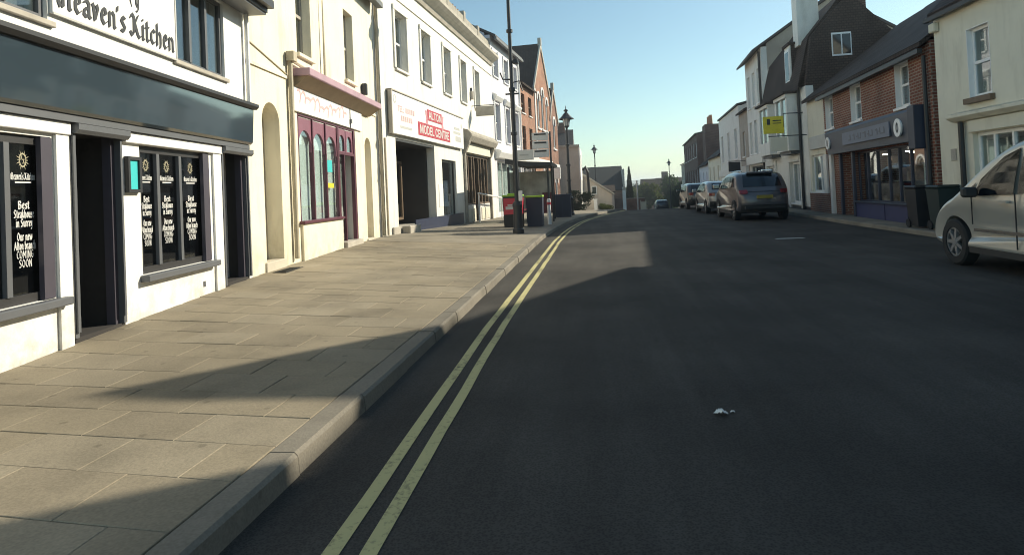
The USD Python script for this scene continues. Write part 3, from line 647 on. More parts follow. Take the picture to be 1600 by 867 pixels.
for a, b in ((4.26, 4.74), (4.78, 5.26)):
    op = arch(a + .06, b - .06, 2.44, 2.80, rise=.17)
    dr.part('transom_panel', F2.mb().poly(R(a, b, 2.425, 2.945).difference(op), -.055, -.02), 'maroon_pale'); dr.part('pane', F2.mb().box((a + .02, -.05, 2.43), (b - .02, -.046, 2.9)), 'glass_shop')
door = B.part('door', F2.mb().box((4.62, -.30, .44), (5.27, -.26, 2.35)).box((4.64, -.258, .5), (5.25, -.25, 1.1)), 'offwhite_paint')
door.part('pane', F2.mb().box((4.72, -.257, 1.2), (5.17, -.252, 2.25)), 'glass_shop'); door.part('handle', F2.mb().box((4.68, -.25, 1.25), (4.71, -.2, 1.45)), 'chrome')
B.part('side_light', F2.mb().box((4.25, -.06, .44), (4.555, -.05, 2.35)), 'glass_shop')
B.part('door_step', F2.mb().cbox((4.22, -.3, .2), (5.40, .12, .43), .012), 'stone_grey')
B.part('window_sticker', F2.mb().box((3.52, -.04, 1.55), (3.80, -.038, 2.25)).__class__(F2).box((3.52, -.04, 1.95), (3.85, -.036, 2.2)), 'teal')
B.part('window_sticker', F2.mb().box((3.55, -.04, 1.62), (3.92, -.036, 1.72)), 'yellow_board')
cp = B.part('canopy_box', F2.mb().cbox((1.72, .004, 3.62), (6.62, .36, 3.76), .012), 'canopy_pink')
cp.part('canopy_soffit', _wuz(F2, Polygon([(.004, 3.44), (.05, 3.44), (.32, 3.617), (.004, 3.617)]), 1.76, 6.58), 'canopy_under')
S = thing('shop_sign', 'white sign with faded pink script below the pink canopy', 'sign', F2.p(3.8, 0, 3.))
S.part('board', F2.mb().cbox((1.74, .004, 3.0), (5.88, .045, 3.44), .005), 'sign_white')
ts_ = np.linspace(0, 1, 240); sx = ts_ * 2.2 + .055 * np.sin(ts_ * 70); sy = .075 * np.sin(ts_ * 70 + 1.2) * (.7 + .5 * np.sin(ts_ * 23)) + .05 * (ts_ < .06) + .03 * np.sin(ts_ * 9)
tt = nib_shape(' '.join('%.3f,%.3f' % q for q in zip(sx, sy)), .035, .012, 50)
S.part('lettering', lay(F2, affinity.scale(tt, 1.25, 1.5, origin=(0, 0)), 3.3, 3.24, .046, .003), 'ink_faded')
B.part('sign_bracket', F2.mb().tube([(4.95, .05, 3.45), (4.95, .055, 3.0)], .012, 6).box((4.92, .05, 3.1), (4.98, .09, 3.2)), 'grey_paint')
B.part('downpipe', F2.mb().tube([(1.58, .06, 3.95), (1.58, .06, .36)], .045).box((1.50, .02, 3.85), (1.66, .16, 4.02)).tube([(1.58, .07, 3.88), (3.3, .07, 3.80), (3.33, .07, 3.9), (3.33, .07, 6.5)], .03, 6), 'pipe_cream')
B.part('cable', F2.mb().tube([(0.02, .012, 3.9), (1.5, .012, 3.62)], .012, 5), 'pipe_cream')
Lm = thing('wall_lamp', 'small dark wall lamp right of the pink canopy', 'lamp', F2.p(6.3, 0, 3.9))
Lm.part('body', F2.mb().cbox((6.08, .01, 3.93), (6.20, .14, 4.22), .02), 'iron'); Lm.part('bracket', F2.mb().tube([(6.14, .0, 3.95), (6.14, .08, 3.88), (6.14, .08, 3.93)], .012, 6), 'iron')

# ------------------------------------------------------------------ left: ivory building with the model shop and the old shopfront
A3 = F2.p(U2 + .05)[:2]; F3 = Fac(A3, 3, 'L'); U3 = 15.3
B = thing('model_shop_building', 'long ivory building with five tall windows, cornice and two shopfronts', 'building', F3.p(0))
wins3 = [(1.66, 2.66), (4.08, 5.06), (6.66, 7.62), (9.10, 9.98), (11.50, 12.38)]
mod = R(1.40, 5.12, -.3, 3.08); jw = R(5.98, 7.84, .62, 2.66); vs = R(9.0, 13.9, -.3, 3.05)
holes = [R(a, b, 5.16, 6.86) for a, b in wins3] + [mod, jw, vs]
wall(B, F3, R(0, U3, -.3, 8.5), holes, 'ivory_render')
shell(B, F3, 0, U3, -.3, 8.5, 4.0, 9.6, 'ivory_render', 'slate', over=-.3, floors=(.38, 4.2))
for a, b in wins3:
    w = window(B, F3, a, b, 5.16, 6.86, 'sash', .17, .05, 'white_paint', 'glass', 'ivory_render', curtain=.25)
    w.part('architrave', F3.mb().box((a - .13, .003, 5.16), (a - .01, .045, 6.88)).box((b + .01, .003, 5.16), (b + .13, .045, 6.88)).box((a - .13, .003, 6.883), (b + .13, .06, 7.02)), 'ivory_render')
B.part('cornice', _wuz(F3, Polygon([(.003, 7.75), (.06, 7.75), (.12, 7.9), (.30, 8.0), (.42, 8.10), (.42, 8.22), (.003, 8.30)]), 0, U3), 'stone_grey')
B.part('frieze_moulding', F3.mb().box((0, .003, 7.25), (U3, .035, 7.33)), 'ivory_render')
par = F3.mb(); par.box((0, -.25, 8.52), (U3, -.02, 8.95))
for u in np.arange(.0, U3, 2.55): par.box((u, -.27, 8.53), (u + .3, .0, 9.18))
B.part('parapet', par, 'stone_weathered')
ch = B.part('chimney', F3.mb().box((12.6, -1.6, 8.6), (13.9, -.9, 9.7)).box((12.55, -1.65, 9.7), (13.95, -.85, 9.8)), 'brick_dark')
for u in (12.8, 13.25, 13.7): ch.part('chimney_pot', F3.mb().lathe([(.11, 0), (.13, .05), (.09, .45), (.12, .5), (.06, .5)], (u, -1.25, 9.8), 10), 'pot_clay')
B.part('downpipe', F3.mb().tube([(.14, .06, 7.8), (.14, .06, .34)], .05).tube([(.42, .06, 3.0), (.42, .06, .34)], .035), 'pipe_cream')
B.part('pilaster_base', F3.mb().cbox((.86, .003, .1), (1.39, .06, .52), .01), 'stone_grey')
# model shop: recessed lobby
m = F3.mb().box((1.41, -1.55, 3.0), (5.11, -.01, 3.07)).box((1.41, -1.55, .3), (1.46, -.02, 3.0)).box((5.05, -1.55, .3), (5.11, -.29, 3.0)).box((1.41, -1.58, .25), (5.11, -1.53, 3.0))
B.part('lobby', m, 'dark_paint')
B.part('lobby_step', F3.mb().cbox((1.45, -1.5, .2), (5.10, .02, .45), .01), 'stone_grey')
B.part('step_block', F3.mb().cbox((1.58, .025, .2), (2.55, .28, .52), .02), 'stone_grey')
lb = B.part('display_window', F3.mb().box((1.9, -.95, .62), (1.97, -.88, 2.55)).box((4.15, -.95, .62), (4.23, -.88, 2.55)).box((1.97, -.95, 2.47), (4.15, -.88, 2.55)).box((1.97, -.95, .62), (4.15, -.88, .7)), 'brown_wood')
lb.part('pane', F3.mb().box((1.97, -.93, .7), (4.15, -.92, 2.47)), 'glass'); lb.part('goods', F3.mb().box((2.0, -1.4, .66), (4.1, -1.3, 2.4)).box((2.2, -1.25, .66), (2.9, -1.0, 1.2)).box((3.2, -1.2, .66), (3.9, -1.05, 1.7)), 'shop_goods')
B.part('dark_plinth', F3.mb().box((2.75, .01, .1), (8.56, .05, .64)), 'navy')
B.part('post', F3.mb().box((1.47, -.2, .45), (1.53, -.12, 3.0)), 'pipe_cream')
jm = B.part('side_window', F3.mb().box((5.98, -.14, .62), (6.06, -.09, 2.66)).box((7.76, -.14, .62), (7.84, -.09, 2.66)).box((6.06, -.14, 2.58), (7.76, -.09, 2.66)), 'dark_paint'); jm.part('pane', F3.mb().box((6.06, -.12, .62), (7.76, -.115, 2.58)), 'glass')
B.part('white_notice', F3.mb().box((5.47, .004, .95), (5.95, .014, 1.75)), 'white_paint')
# sign
S = thing('model_shop_sign', 'long white shop sign with red ribbon and red lettering panels', 'sign', F3.p(4.8, 0, 3.17))
S.part('board', F3.mb().cbox((.86, .05, 3.17), (8.72, .13, 4.38), .008), 'sign_white'); S.part('frame', F3.mb().box((.80, .05, 3.16), (.855, .16, 4.42)).box((.80, .004, 4.385), (8.74, .16, 4.42)), 'stone_grey')
wS = .131
rb = union_all([Polygon([(-1.05, -.16), (-.78, -.16), (-.78, .34), (-1.05, .34), (-.95, .09)]), Polygon([(1.05, -.16), (.78, -.16), (.78, .34), (1.05, .34), (.95, .09)])])
S.part('ribbon_tails', lay(F3, rb, 4.92, 3.82, wS, .006), 'ink_pink')
S.part('ribbon', lay(F3, R(-.82, .82, 0, .36), 4.92, 3.86, wS + .006, .006), 'ink_red')
S.part('lettering', inter(F3, 'ALTON', .24, 4.92, 3.92, wS + .012, .005, 1.45), 'ink_white')
S.part('name_panel', lay(F3, R(-1.8, 1.8, 0, .40), 4.92, 3.31, wS, .006).box((3.1, wS + .0005, 3.295), (6.74, wS + .003, 3.725)), 'ink_red')
S.part('lettering', inter(F3, 'MODEL CENTRE', .27, 4.92, 3.375, wS + .0065, .005, 3.3), 'ink_white')
S.part('lettering', inter(F3, 'TEL:', .17, 1.60, 3.84, wS, .004, .5), 'ink_faded')
for i in range(5): S.part('print', lay(F3, affinity.skew(R(-.06, .06, 0, .16), 4), 2.05 + i * .17, 3.84, wS, .004), 'ink_faded')
for i in range(6): S.part('print', lay(F3, affinity.skew(R(-.06, .06, 0, .16), -3), 1.65 + i * .17, 3.58, wS, .004), 'ink_faded')
S.part('small_print', lay(F3, R(-.5, .5, 0, .07), 2.0, 3.37, wS, .004), 'ink_grey')
S.part('roundel', lay(F3, affinity.scale(Point(0, 0).buffer(.13).difference(Point(0, 0).buffer(.09)), .9, 1), 1.12, 4.17, wS, .004), 'ink_grey'); S.part('roundel', lay(F3, affinity.scale(Point(0, 0).buffer(.1), .9, 1), 8.45, 4.05, wS, .004), 'ink_grey')
S.part('small_print', lay(F3, union_all([R(-.5, .5, 0, .1), R(-.4, .4, .16, .26)]), 7.75, 3.68, wS, .004), 'ink_grey'); S.part('small_print', lay(F3, R(-.4, .4, 0, .2), 7.9, 3.40, wS, .004), 'ink_grey')
# Victorian shopfront
B.part('shop_cornice', _wuz(F3, Polygon([(.004, 3.52), (.30, 3.52), (.42, 3.72), (.42, 3.80), (.25, 3.98), (.004, 4.05)]), 8.95, 14.2), 'stone_weathered')
B.part('shop_fascia', F3.mb().cbox((9.15, .004, 3.08), (13.75, .12, 3.50), .01), 'cream_right')
for u in (9.0, 13.8):
    B.part('console', _wuz(F3, Polygon([(.004, 3.05), (.12, 3.05), (.30, 3.45), (.30, 3.9), (.004, 3.9)]), u - .02, u + .18), 'stone_weathered'); B.part('pilaster', F3.mb().cbox((u, .004, -.1), (u + .16, .10, 3.05), .01), 'stone_weathered')
v = B.part('old_shop_window', F3.mb().box((9.17, -.15, 2.95), (13.79, -.05, 3.05)).box((9.17, -.15, .9), (10.9, -.02, .98)).box((11.7, -.15, .9), (13.79, -.02, .98)), 'brown_wood')
for u in (9.2, 9.85, 10.45, 10.9, 11.7, 12.2, 12.85, 13.45): v.part('mullion', F3.mb().box((u, -.15, .0 if u in (10.9, 11.7) else .98), (u + .09, -.03, 2.95)), 'brown_wood')
v.part('pane', F3.mb().box((9.2, -.10, .98), (10.9, -.095, 2.95)), 'glass'); v.part('pane', F3.mb().box((11.79, -.10, .98), (13.79, -.095, 2.95)), 'glass')
B.part('stallriser', F3.mb().cbox((9.17, -.15, -.2), (10.9, -.01, .9), .01).cbox((11.7, -.15, -.2), (13.79, -.01, .9), .01), 'offwhite_paint')
for a, b in ((9.3, 10.0), (10.1, 10.8), (11.9, 13.6)): B.part('stall_panel', F3.mb().cbox((a, -.008, .2), (b, .02, .75), .008), 'cream_right')
B.part('door', F3.mb().box((10.99, -.9, .05), (11.7, -.85, 2.9)), 'brown_wood')
B.part('window_card', F3.mb().box((9.5, -.2, .98), (9.75, -.18, 1.5)).box((12.4, -.2, .98), (12.8, -.18, 1.4)).box((12.95, -.2, .98), (13.35, -.18, 1.4)), 'white_paint')
Rl = thing('hand_rail', 'thin white rail in front of the old brown shopfront', 'rail', F3.p(11.5, .6, 0))
Rl.part('rail', F3.mb().tube([(9.3, .5, 1.38), (14.1, .5, 1.12)], .035), 'white_paint'); Rl.part('post', F3.mb().tube([(9.35, .5, .2), (9.35, .5, 1.36)], .03), 'white_paint'); Rl.part('post', F3.mb().tube([(14.0, .5, .02), (14.0, .5, 1.12)], .03), 'white_paint')
Hs = thing('hanging_sign', 'grey-brown square sign hanging above the old brown shopfront', 'sign', F3.p(10.9, .5, 4.7))
Hs.part('board', F3.mb().cbox((10.86, .18, 4.72), (10.93, .98, 5.14), .008), 'stone_grey'); Hs.part('bracket', F3.mb().tube([(10.9, 0, 5.18), (10.9, 1.0, 5.18)], .018, 6), 'iron')
Wp = thing('wall_lamp', 'small grey box lamp between the last two ivory windows', 'lamp', F3.p(10.7, 0, 5.6)); Wp.part('body', F3.mb().cbox((10.65, .004, 5.45), (10.85, .12, 5.8), .015), 'stone_grey'); Wp.part('arm', F3.mb().box((10.72, .004, 5.8), (10.76, .08, 5.95)), 'iron')

# ------------------------------------------------------------------ left: lilac three-storey house
A4 = F3.p(U3 + .02)[:2]; F4 = Fac(A4, 6, 'L'); U4 = 6.3
B = thing('lilac_house', 'pale lilac three storey house with hooded sash windows', 'building', F4.p(0))
rows4 = [(7.35, 8.65), (4.05, 5.95)]; cols4 = [(.35, 1.35), (2.6, 3.6), (4.85, 5.75)]
holes = [R(a, b, z0, z1) for a, b in cols4 for z0, z1 in rows4] + [R(.4, 5.9, .3, 3.0)]
wall(B, F4, R(0, U4, -.4, 9.35), holes, 'lilac_render'); shell(B, F4, 0, U4, -.4, 9.35, 3.6, 11.2, 'lilac_render', 'slate', over=.3, floors=(.2, 3.5))
for a, b in cols4:
    for z0, z1 in rows4:
        w = window(B, F4, a, b, z0, z1, 'sash', .14, .06, 'white_paint', 'glass', 'white_paint', curtain=.25)
        if z0 < 6: w.part('hood', _wuz(F4, Polygon([(.004, z1 + .12), (.10, z1 + .14), (.22, z1 + .32), (.22, z1 + .38), (.004, z1 + .5)]), a - .25, b + .25), 'white_paint')
        for q0, q1 in ((a - .12, a - .01), (b + .01, b + .12)): w.part('architrave', F4.mb().box((q0, .003, z0), (q1, .05, z1 + .1)), 'white_paint')
B.part('shop_cornice', _wuz(F4, Polygon([(.004, 3.1), (.2, 3.14), (.34, 3.4), (.34, 3.5), (.004, 3.6)]), .05, U4 - .05), 'white_paint')
sw = window(B, F4, .4, 5.9, .3, 3.0, 'fixed', .1, .07, 'offwhite_paint', 'glass_shop', None, mulls=(1.7, 3.0, 4.4))
B.part('shop_blind', F4.mb().box((.5, -.6, .3), (5.8, -.58, 2.9)), 'pale_blind')
B.part('gutter', F4.mb().box((0, .22, 9.1), (U4, .36, 9.24)), 'lead'); B.part('downpipe', F4.mb().tube([(U4 - .12, .06, 9.1), (U4 - .12, .06, .2)], .05), 'white_paint')

# ------------------------------------------------------------------ left: brick house and gabled brick hall
A5 = F4.p(U4 + .02)[:2]; F5 = Fac(A5, 6, 'L')
B = thing('brick_house', 'plain orange brick house between lilac house and gables', 'building', F5.p(0))
holes = [R(a, b, z0, z1) for a, b in ((.5, 1.5), (2.6, 3.6)) for z0, z1 in ((6.2, 7.4), (3.9, 5.4))] + [R(.4, 4.2, .2, 3.0)]
wall(B, F5, R(0, 4.6, -.5, 7.95), holes, 'brick_orange'); shell(B, F5, 0, 4.6, -.5, 7.95, 3.6, 10.0, 'brick_orange', 'roof_tiles', over=.25, floors=(.1, 3.4))
for a, b in ((.5, 1.5), (2.6, 3.6)):
    for z0, z1 in ((6.2, 7.4), (3.9, 5.4)): window(B, F5, a, b, z0, z1, 'sash', .12, .06, 'brown_wood', 'glass', 'white_paint')
window(B, F5, .4, 4.2, .2, 3.0, 'fixed', .1, .07, 'offwhite_paint', 'glass_shop', None, mulls=(1.7, 3.0)); B.part('shop_fascia', F5.mb().cbox((.1, .004, 3.05), (4.5, .2, 3.6), .01), 'offwhite_paint')
B = thing('gabled_hall', 'red brick hall with two street gables and white arched windows', 'building', F5.p(7.8))
def gable_front(u0, u1, ze, za, wins, mt, dep=9.0):
    c = (u0 + u1) / 2
    out = Polygon([(u0, -.8), (u1, -.8), (u1, ze), (c, za), (u0, ze)])
    holes = [arch(a, b, z0, z1) for a, b, z0, z1 in wins]
    wall(B, F5, out, holes, mt)
    for a, b, z0, z1 in wins:
        o = arch(a, b, z0, z1); w = B.part('arched_window', F5.mb().poly(arch(a + .01, b - .01, z0 + .01, z1 - .01).difference(arch(a + .12, b - .12, z0 + .1, z1 - .12)), -.12, -.05), 'white_paint')
        w.part('pane', F5.mb().poly(arch(a + .08, b - .08, z0 + .06, z1 - .08), -.09, -.085), 'glass')
        w.part('arch_head', F5.mb().poly(arch(a - .16, b + .16, z0, z1 + .16).difference(arch(a - .005, b + .005, z0 - .1, z1 + .005)).intersection(R(a - .3, b + .3, z1 - (b - a) / 2 - .05, z1 + .3)), .003, .06), 'white_paint')
        w.part('sill', F5.mb().cbox((a - .1, -.05, z0 - .12), (b + .1, .1, z0 - .003), .008), 'white_paint')
    for a, b in ((u0 + .003, u0 + .25), (u1 - .25, u1 - .003)): B.part('side_wall', F5.mb().box((a, -dep, -.8), (b, -.283, ze - .02)), mt)
    B.part('inner_wall', F5.mb().box((u0 + .26, -1.9, -.8), (u1 - .26, -1.8, ze)), 'dark_room')
    th_ = .14; ov = .22; k = (za - ze) / (c - u0)
    r = Polygon([(u0 - ov, ze - ov * k + .02), (c, za + .02), (u1 + ov, ze - ov * k + .02), (u1 + ov, ze - ov * k + .02 + th_), (c, za + .02 + th_ * 1.4), (u0 - ov, ze - ov * k + .02 + th_)])
    rf = B.part('roof', F5.mb().poly(r, -dep, .0 - .02), 'roof_tiles')
    cop = r.buffer(.05, join_style=2)
    rf.part('gable_coping', F5.mb().poly(cop, -.015, .09), 'stone_grey'); rf.part('finial', F5.mb().box((c - .14, -.12, za + .05), (c + .14, .12, za + .6)), 'stone_grey')
gable_front(4.66, 10.55, 8.4, 11.7, [(5.6, 6.4, 5.7, 8.1), (7.15, 8.05, 5.7, 8.6), (8.8, 9.6, 5.7, 8.1), (6.8, 8.4, .4, 3.0)], 'brick_orange')
gable_front(10.58, 13.9, 7.0, 9.2, [(11.7, 12.7, 4.6, 7.0), (11.6, 12.8, .3, 2.6)], 'brick_red')
B.part('white_trim', F5.mb().box((4.7, .003, 3.3), (10.5, .08, 3.55)).box((4.72, .003, 3.55), (4.95, .06, 8.3)).box((10.6, .003, 3.2), (13.9, .08, 3.4)), 'white_paint')
HS = thing('hanging_sign', 'small white box sign projecting low from the gabled brick hall', 'sign', F5.p(7.2, .5, 2.4)); HS.part('box', F5.mb().cbox((7.1, .5, 2.15), (7.3, 1.15, 2.95), .02), 'white_paint'); HS.part('bracket', F5.mb().tube([(7.2, 0, 2.98), (7.2, 1.0, 2.98)], .025, 6), 'iron')

# ------------------------------------------------------------------ left, beyond: pale end wall, cottages, barn
def camera_wall_house(name, label, x0, x1, y, zb, ze, dep, mt, zr=None, roof='slate', front='white_render'):
    th = thing(name, label, 'building', (x1, y, zb)); m = MB().box((x0, y, zb), (x1, y + dep, ze)); th.part('wall', m, mt)
    return th
th = camera_wall_house('end_wall_house', 'tall pinkish house with blank end wall beyond the gabled hall', -9, -1.22, 53, -2, 4.85, 7, 'pink_tan')
th.part('parapet', MB().box((-9, 52.9, 4.85), (-1.15, 53.3, 5.05)), 'stone_grey'); th.part('street_front', MB().box((-1.217, 53.01, -2), (-1.12, 59.9, 4.84)), 'white_render'); th.part('flue', MB().tube([(-.95, 52.7, 2.9), (-.75, 52.7, 3.2), (-.55, 52.7, 2.7), (-.5, 52.7, .5)], .12, 8), 'pipe_black'); 
for z in (1.0, 3.2): 
    w = th.part('window', MB().box((-1.115, 55, z), (-1.09, 56, z + 1.2)), 'white_paint'); w.part('pane', MB().box((-1.088, 55.1, z + .1), (-1.08, 55.9, z + 1.1)), 'car_glass')
th = thing('slate_roof_house', 'dark slate roofed house showing above the pinkish end wall', 'building', (-4, 62, -1)); th.part('wall', MB().box((-9, 61, -1), (-2.0, 66, 5.4)), 'brick_dark'); th.part('roof', MB().add([(-9, 60.8, 5.3), (-1.9, 60.8, 5.3), (-9, 66.2, 5.3), (-1.9, 66.2, 5.3), (-9, 63.5, 7.3), (-1.9, 63.5, 7.3)], [(0, 1, 5), (0, 5, 4), (3, 2, 4), (3, 4, 5), (1, 3, 5), (2, 0, 4), (0, 2, 3), (0, 3, 1)]), 'slate'); th.part('chimney', MB().box((-3.4, 63, 6.5), (-2.7, 64, 8.0)), 'brick_dark')
def gable_cottage(name, label, x0, x1, y0, y1, zb, ze, zr, mt, roof, win=True):
    """Ridge along x when it faces the camera with its long side, roof slopes to +y and -y."""
    th = thing(name, label, 'building', ((x0 + x1) / 2, y0, zb)); ym = (y0 + y1) / 2
    th.part('wall', MB().add([(x0, y0, zb), (x1, y0, zb), (x1, y1, zb), (x0, y1, zb), (x0, y0, ze), (x1, y0, ze), (x1, y1, ze), (x0, y1, ze), (x0, ym, zr - .1), (x1, ym, zr - .1)],
        [(0, 1, 5), (0, 5, 4), (2, 3, 7), (2, 7, 6), (1, 2, 6), (1, 6, 5), (5, 6, 9), (3, 0, 4), (3, 4, 7), (7, 4, 8)]), mt)
    o = .3; k = (zr - ze) / (ym - y0)
    pr = Polygon([(y0 - o, ze - o * k), (ym, zr), (y1 + o, ze - o * k), (y1 + o, ze - o * k + .15), (ym, zr + .18), (y0 - o, ze - o * k + .15)])
    e = trimesh.creation.extrude_polygon(pr, x1 - x0 + .3, engine='earcut'); v = np.array(e.vertices); v[:, 2] += x0 - .15
    th.part('roof', MB().add(v[:, [2, 0, 1]], e.faces), roof)
    return th
th = thing('sloping_cottage', 'low pale cottage with long slope of roof falling to the right', 'building', (0, 60, -1.))
th.part('wall', MB().poly(Polygon([(-2.5, -1.5), (1.55, -1.5), (1.55, .9), (-.9, 2.5), (-2.5, 2.5)]), 0, 6.).__class__().add(*(lambda e: (np.array(e.vertices)[:, [0, 2, 1]] + [0, 60.2, 0], np.array(e.faces)[:, ::-1]))(trimesh.creation.extrude_polygon(Polygon([(-2.5, -1.5), (1.5, -1.5), (1.5, .8), (-.9, 2.5), (-2.5, 2.5)]), 6., engine='earcut'))), 'pink_tan')
th.part('roof', MB().add(*(lambda e: (np.array(e.vertices)[:, [0, 2, 1]] + [0, 60.0, 0], np.array(e.faces)[:, ::-1]))(trimesh.creation.extrude_polygon(Polygon([(-1.0, 2.78), (1.75, .85), (1.75, .7), (-.9, 2.5), (-2.6, 2.5), (-2.6, 2.78)]), 6.4, engine='earcut'))), 'stone_grey')
w = th.part('window', MB().box((-.35, 60.13, .8), (.15, 60.19, 1.6)), 'white_paint'); w.part('pane', MB().box((-.28, 60.11, .88), (.08, 60.128, 1.52)), 'car_glass')
th.part('garden_wall', MB().box((-2., 59.0, -1.5), (-.2, 59.25, .6)), 'pink_tan')
gp = thing('gate_pillar', 'short bright white gate pillar beside the low garden', 'pillar', (-.05, 58.5, -1)); gp.part('pillar', MB().cbox((-.18, 58.4, -1.4), (.12, 58.7, .32), .02), 'white_paint'); gp.part('cap', MB().cbox((-.22, 58.36, .323), (.16, 58.74, .42), .02), 'white_paint')
th = gable_cottage('brick_barn', 'long low brick building with big dark roof and pale gable edge', -3.0, 3.4, 80, 90, -3, 1.2, 4.0, 'brick_red', 'dark_green_roof')
th.part('gable_edge', MB().box((3.42, 79.6, 1.), (3.62, 84, 3.6)), 'stone_grey'); th.part('pier', MB().box((3.3, 79.7, -3), (3.7, 80.0, 1.4)), 'offwhite_paint'); th.part('pier', MB().box((1.9, 79.75, -3), (2.2, 80.0, .6)), 'offwhite_paint')
d = th.part('door', MB().box((2.3, 79.93, -2.4), (3.2, 79.99, .0)), 'brick_dark')
th = gable_cottage('low_shop', 'small pale single storey shop in front of the brick barn', 0.4, 2.0, 70, 75, -2.5, .9, 1.5, 'pink_tan', 'roof_brown'); w = th.part('window', MB().box((.7, 69.94, -.7), (1.6, 69.99, .3)), 'white_paint'); w.part('pane', MB().box((.8, 69.92, -.6), (1.5, 69.935, .2)), 'car_glass')
th = thing('boundary_wall', 'low red brick wall beyond the brick barn', 'wall', (4.4, 88, -3)); th.part('wall', MB().box((3.9, 86, -3.2), (6.4, 86.3, -.2)), 'brick_red'); th.part('coping', MB().box((3.85, 85.95, -.197), (6.45, 86.35, -.1)), 'stone_grey')
th = thing('pale_post', 'tall thin pale post by the conifer', 'post', (5.3, 84, -3)); th.part('post', MB().tube([(5.35, 84, -3), (5.35, 84, 2.0)], .10), 'offwhite_paint'); th.part('cap', MB().lathe([(.14, 0), (.14, .12), (0, .2)], (5.35, 84, 2.0), 8), 'offwhite_paint')
th = thing('white_gate', 'small white gate at the end of the brick wall', 'gate', (6.4, 84, -2)); th.part('panel', MB().box((5.75, 83.9, -1.75), (6.35, 83.96, -.6)), 'gate_white'); th.part('post', MB().box((5.68, 83.88, -2.5), (5.745, 83.98, -.4)), 'gate_white'); th.part('post', MB().box((6.355, 83.88, -2.5), (6.42, 83.98, -.4)), 'gate_white')

# ------------------------------------------------------------------ right: cream house at the frame's edge
FR = Fac((7.83, 16.44), 3.5, 'R')                                 # blue shop front
FC = Fac((7.75, 15.3), -1.0, 'R')                                 # cream house: u negative comes towards the camera
B = thing('cream_right_house', 'plain cream rendered house at the right edge of the street', 'building', FC.p(0))
holes = [R(-1.72, -.98, 2.86, 4.28), R(-4.3, -3.5, 2.86, 4.28), R(-2.75, -1.0, .5, 2.14)]
wall(B, FC, R(-6.0, .22, -.2, 4.9), holes, 'cream_right'); shell(B, FC, -6.0, .22, -.2, 4.9, 4.6, 9.3, 'cream_right', 'roof_tiles', over=.12, floors=(.2, 2.6))
for a, b in ((-1.72, -.98), (-4.3, -3.5)): window(B, FC, a, b, 2.86, 4.28, 'sash', .10, .07, 'white_paint', 'glass', None, curtain=.42, lining='white_paint').part('sill', FC.mb().cbox((a - .08, -.09, 2.74), (b + .08, .1, 2.857), .008), 'brown_wood')
window(B, FC, -2.75, -1.0, .5, 2.14, 'fixed', .1, .07, 'white_paint', 'glass_shop', 'white_paint', mulls=(-1.55, -2.1), curtain=.2)
B.part('shop_cornice', _wuz(FC, Polygon([(.004, 2.40), (.10, 2.42), (.22, 2.50), (.22, 2.56), (.004, 2.62)]), -5.8, -.45), 'cream_right'); B.part('shop_fascia', FC.mb().box((-5.7, .004, 2.16), (-.95, .06, 2.395)), 'cream_right')
B.part('downpipe', FC.mb().tube([(-.74, .08, 2.40), (-.74, .08, .12)], .055), 'pipe_black'); B.part('wall_vent', FC.mb().cbox((-.40, .003, 1.60), (-.20, .018, 1.86), .004), 'stone_grey')
B.part('eaves_corbel', FC.mb().cbox((-.02, .004, 4.5), (.22, .12, 4.7), .02), 'cream_right'); B.part('gutter', FC.mb().box((-6, .1, 4.74), (.26, .2, 4.83)), 'pipe_black')
g = _wuz(FC, Polygon([(.0, 4.9), (-4.6, 4.9), (-4.6, 8.6), (0, 8.6)]), 0, .1)
B.part('street_gable', FC.mb().poly(Polygon([(-5.6, 4.95), (-2.7, 4.95), (-2.95, 6.25), (-3.25, 6.6), (-4.0, 7.82), (-4.5, 7.4), (-5.5, 6.3)]), -4.2, -.02), 'cream_right')

# next house towards the camera, beyond the frame's right edge
FN = Fac((8.0, 9.15), 0, 'R')
B = thing('parapet_house', 'tall plain brick house with parapet nearer than the cream house', 'building', FN.p(-4))
hn = [R(-a - 1.0, -a, z, z + 1.6) for a in (1.2, 4.0, 6.8, 9.6) for z in (1.0, 3.8)]
wall(B, FN, R(-14, 0, -.2, 7.7), hn, 'brick_red'); shell(B, FN, -14, 0, -.2, 7.4, 4.5, 7.9, 'brick_red', 'slate', over=-.35, floors=(.2, 3.2))
for a in (1.2, 4.0, 6.8, 9.6):
    for z in (1.0, 3.8): window(B, FN, -a - 1.0, -a, z, z + 1.6, 'sash', .12, .06, 'white_paint', 'glass', 'white_paint')
ch = B.part('chimney', FN.mb().box((-6.6, -2.4, 7.4), (-5.4, -1.6, 9.4)), 'brick_dark')

# ------------------------------------------------------------------ right: brick house with the blue shop
B = thing('blue_shop_house', 'red brick house over a dark blue shopfront', 'building', FR.p(0))
wR = [(6.82, 7.72), (4.05, 5.0), (.6, 1.46)]
holes = [R(a, b, 3.08, 4.22) for a, b in wR] + [R(-.2, 4.92, .58, 2.12), R(5.0, 6.1, .0, 2.12)]
wall(B, FR, R(-.62, 7.95, -.2, 4.42), holes, 'brick_red'); shell(B, FR, -.62, 7.95, -.2, 4.42, 3.55, 7.05, 'brick_red', 'roof_tiles', over=.22, floors=(.13, 2.7), room=2.4)
for a, b in wR:
    w = window(B, FR, a, b, 3.08, 4.22, 'sash', .13, .09, 'white_paint', 'glass', 'white_paint', curtain=.2, lining='white_paint')
    w.part('lintel', FR.mb().cbox((a - .04, .003, 4.222), (b + .04, .03, 4.34), .005), 'white_paint')
B.part('gutter', FR.mb().box((-.62, .16, 4.14), (7.95, .27, 4.25)), 'pipe_black'); B.part('downpipe', FR.mb().tube([(-.45, .08, 4.1), (-.45, .08, .12)], .05), 'pipe_black')
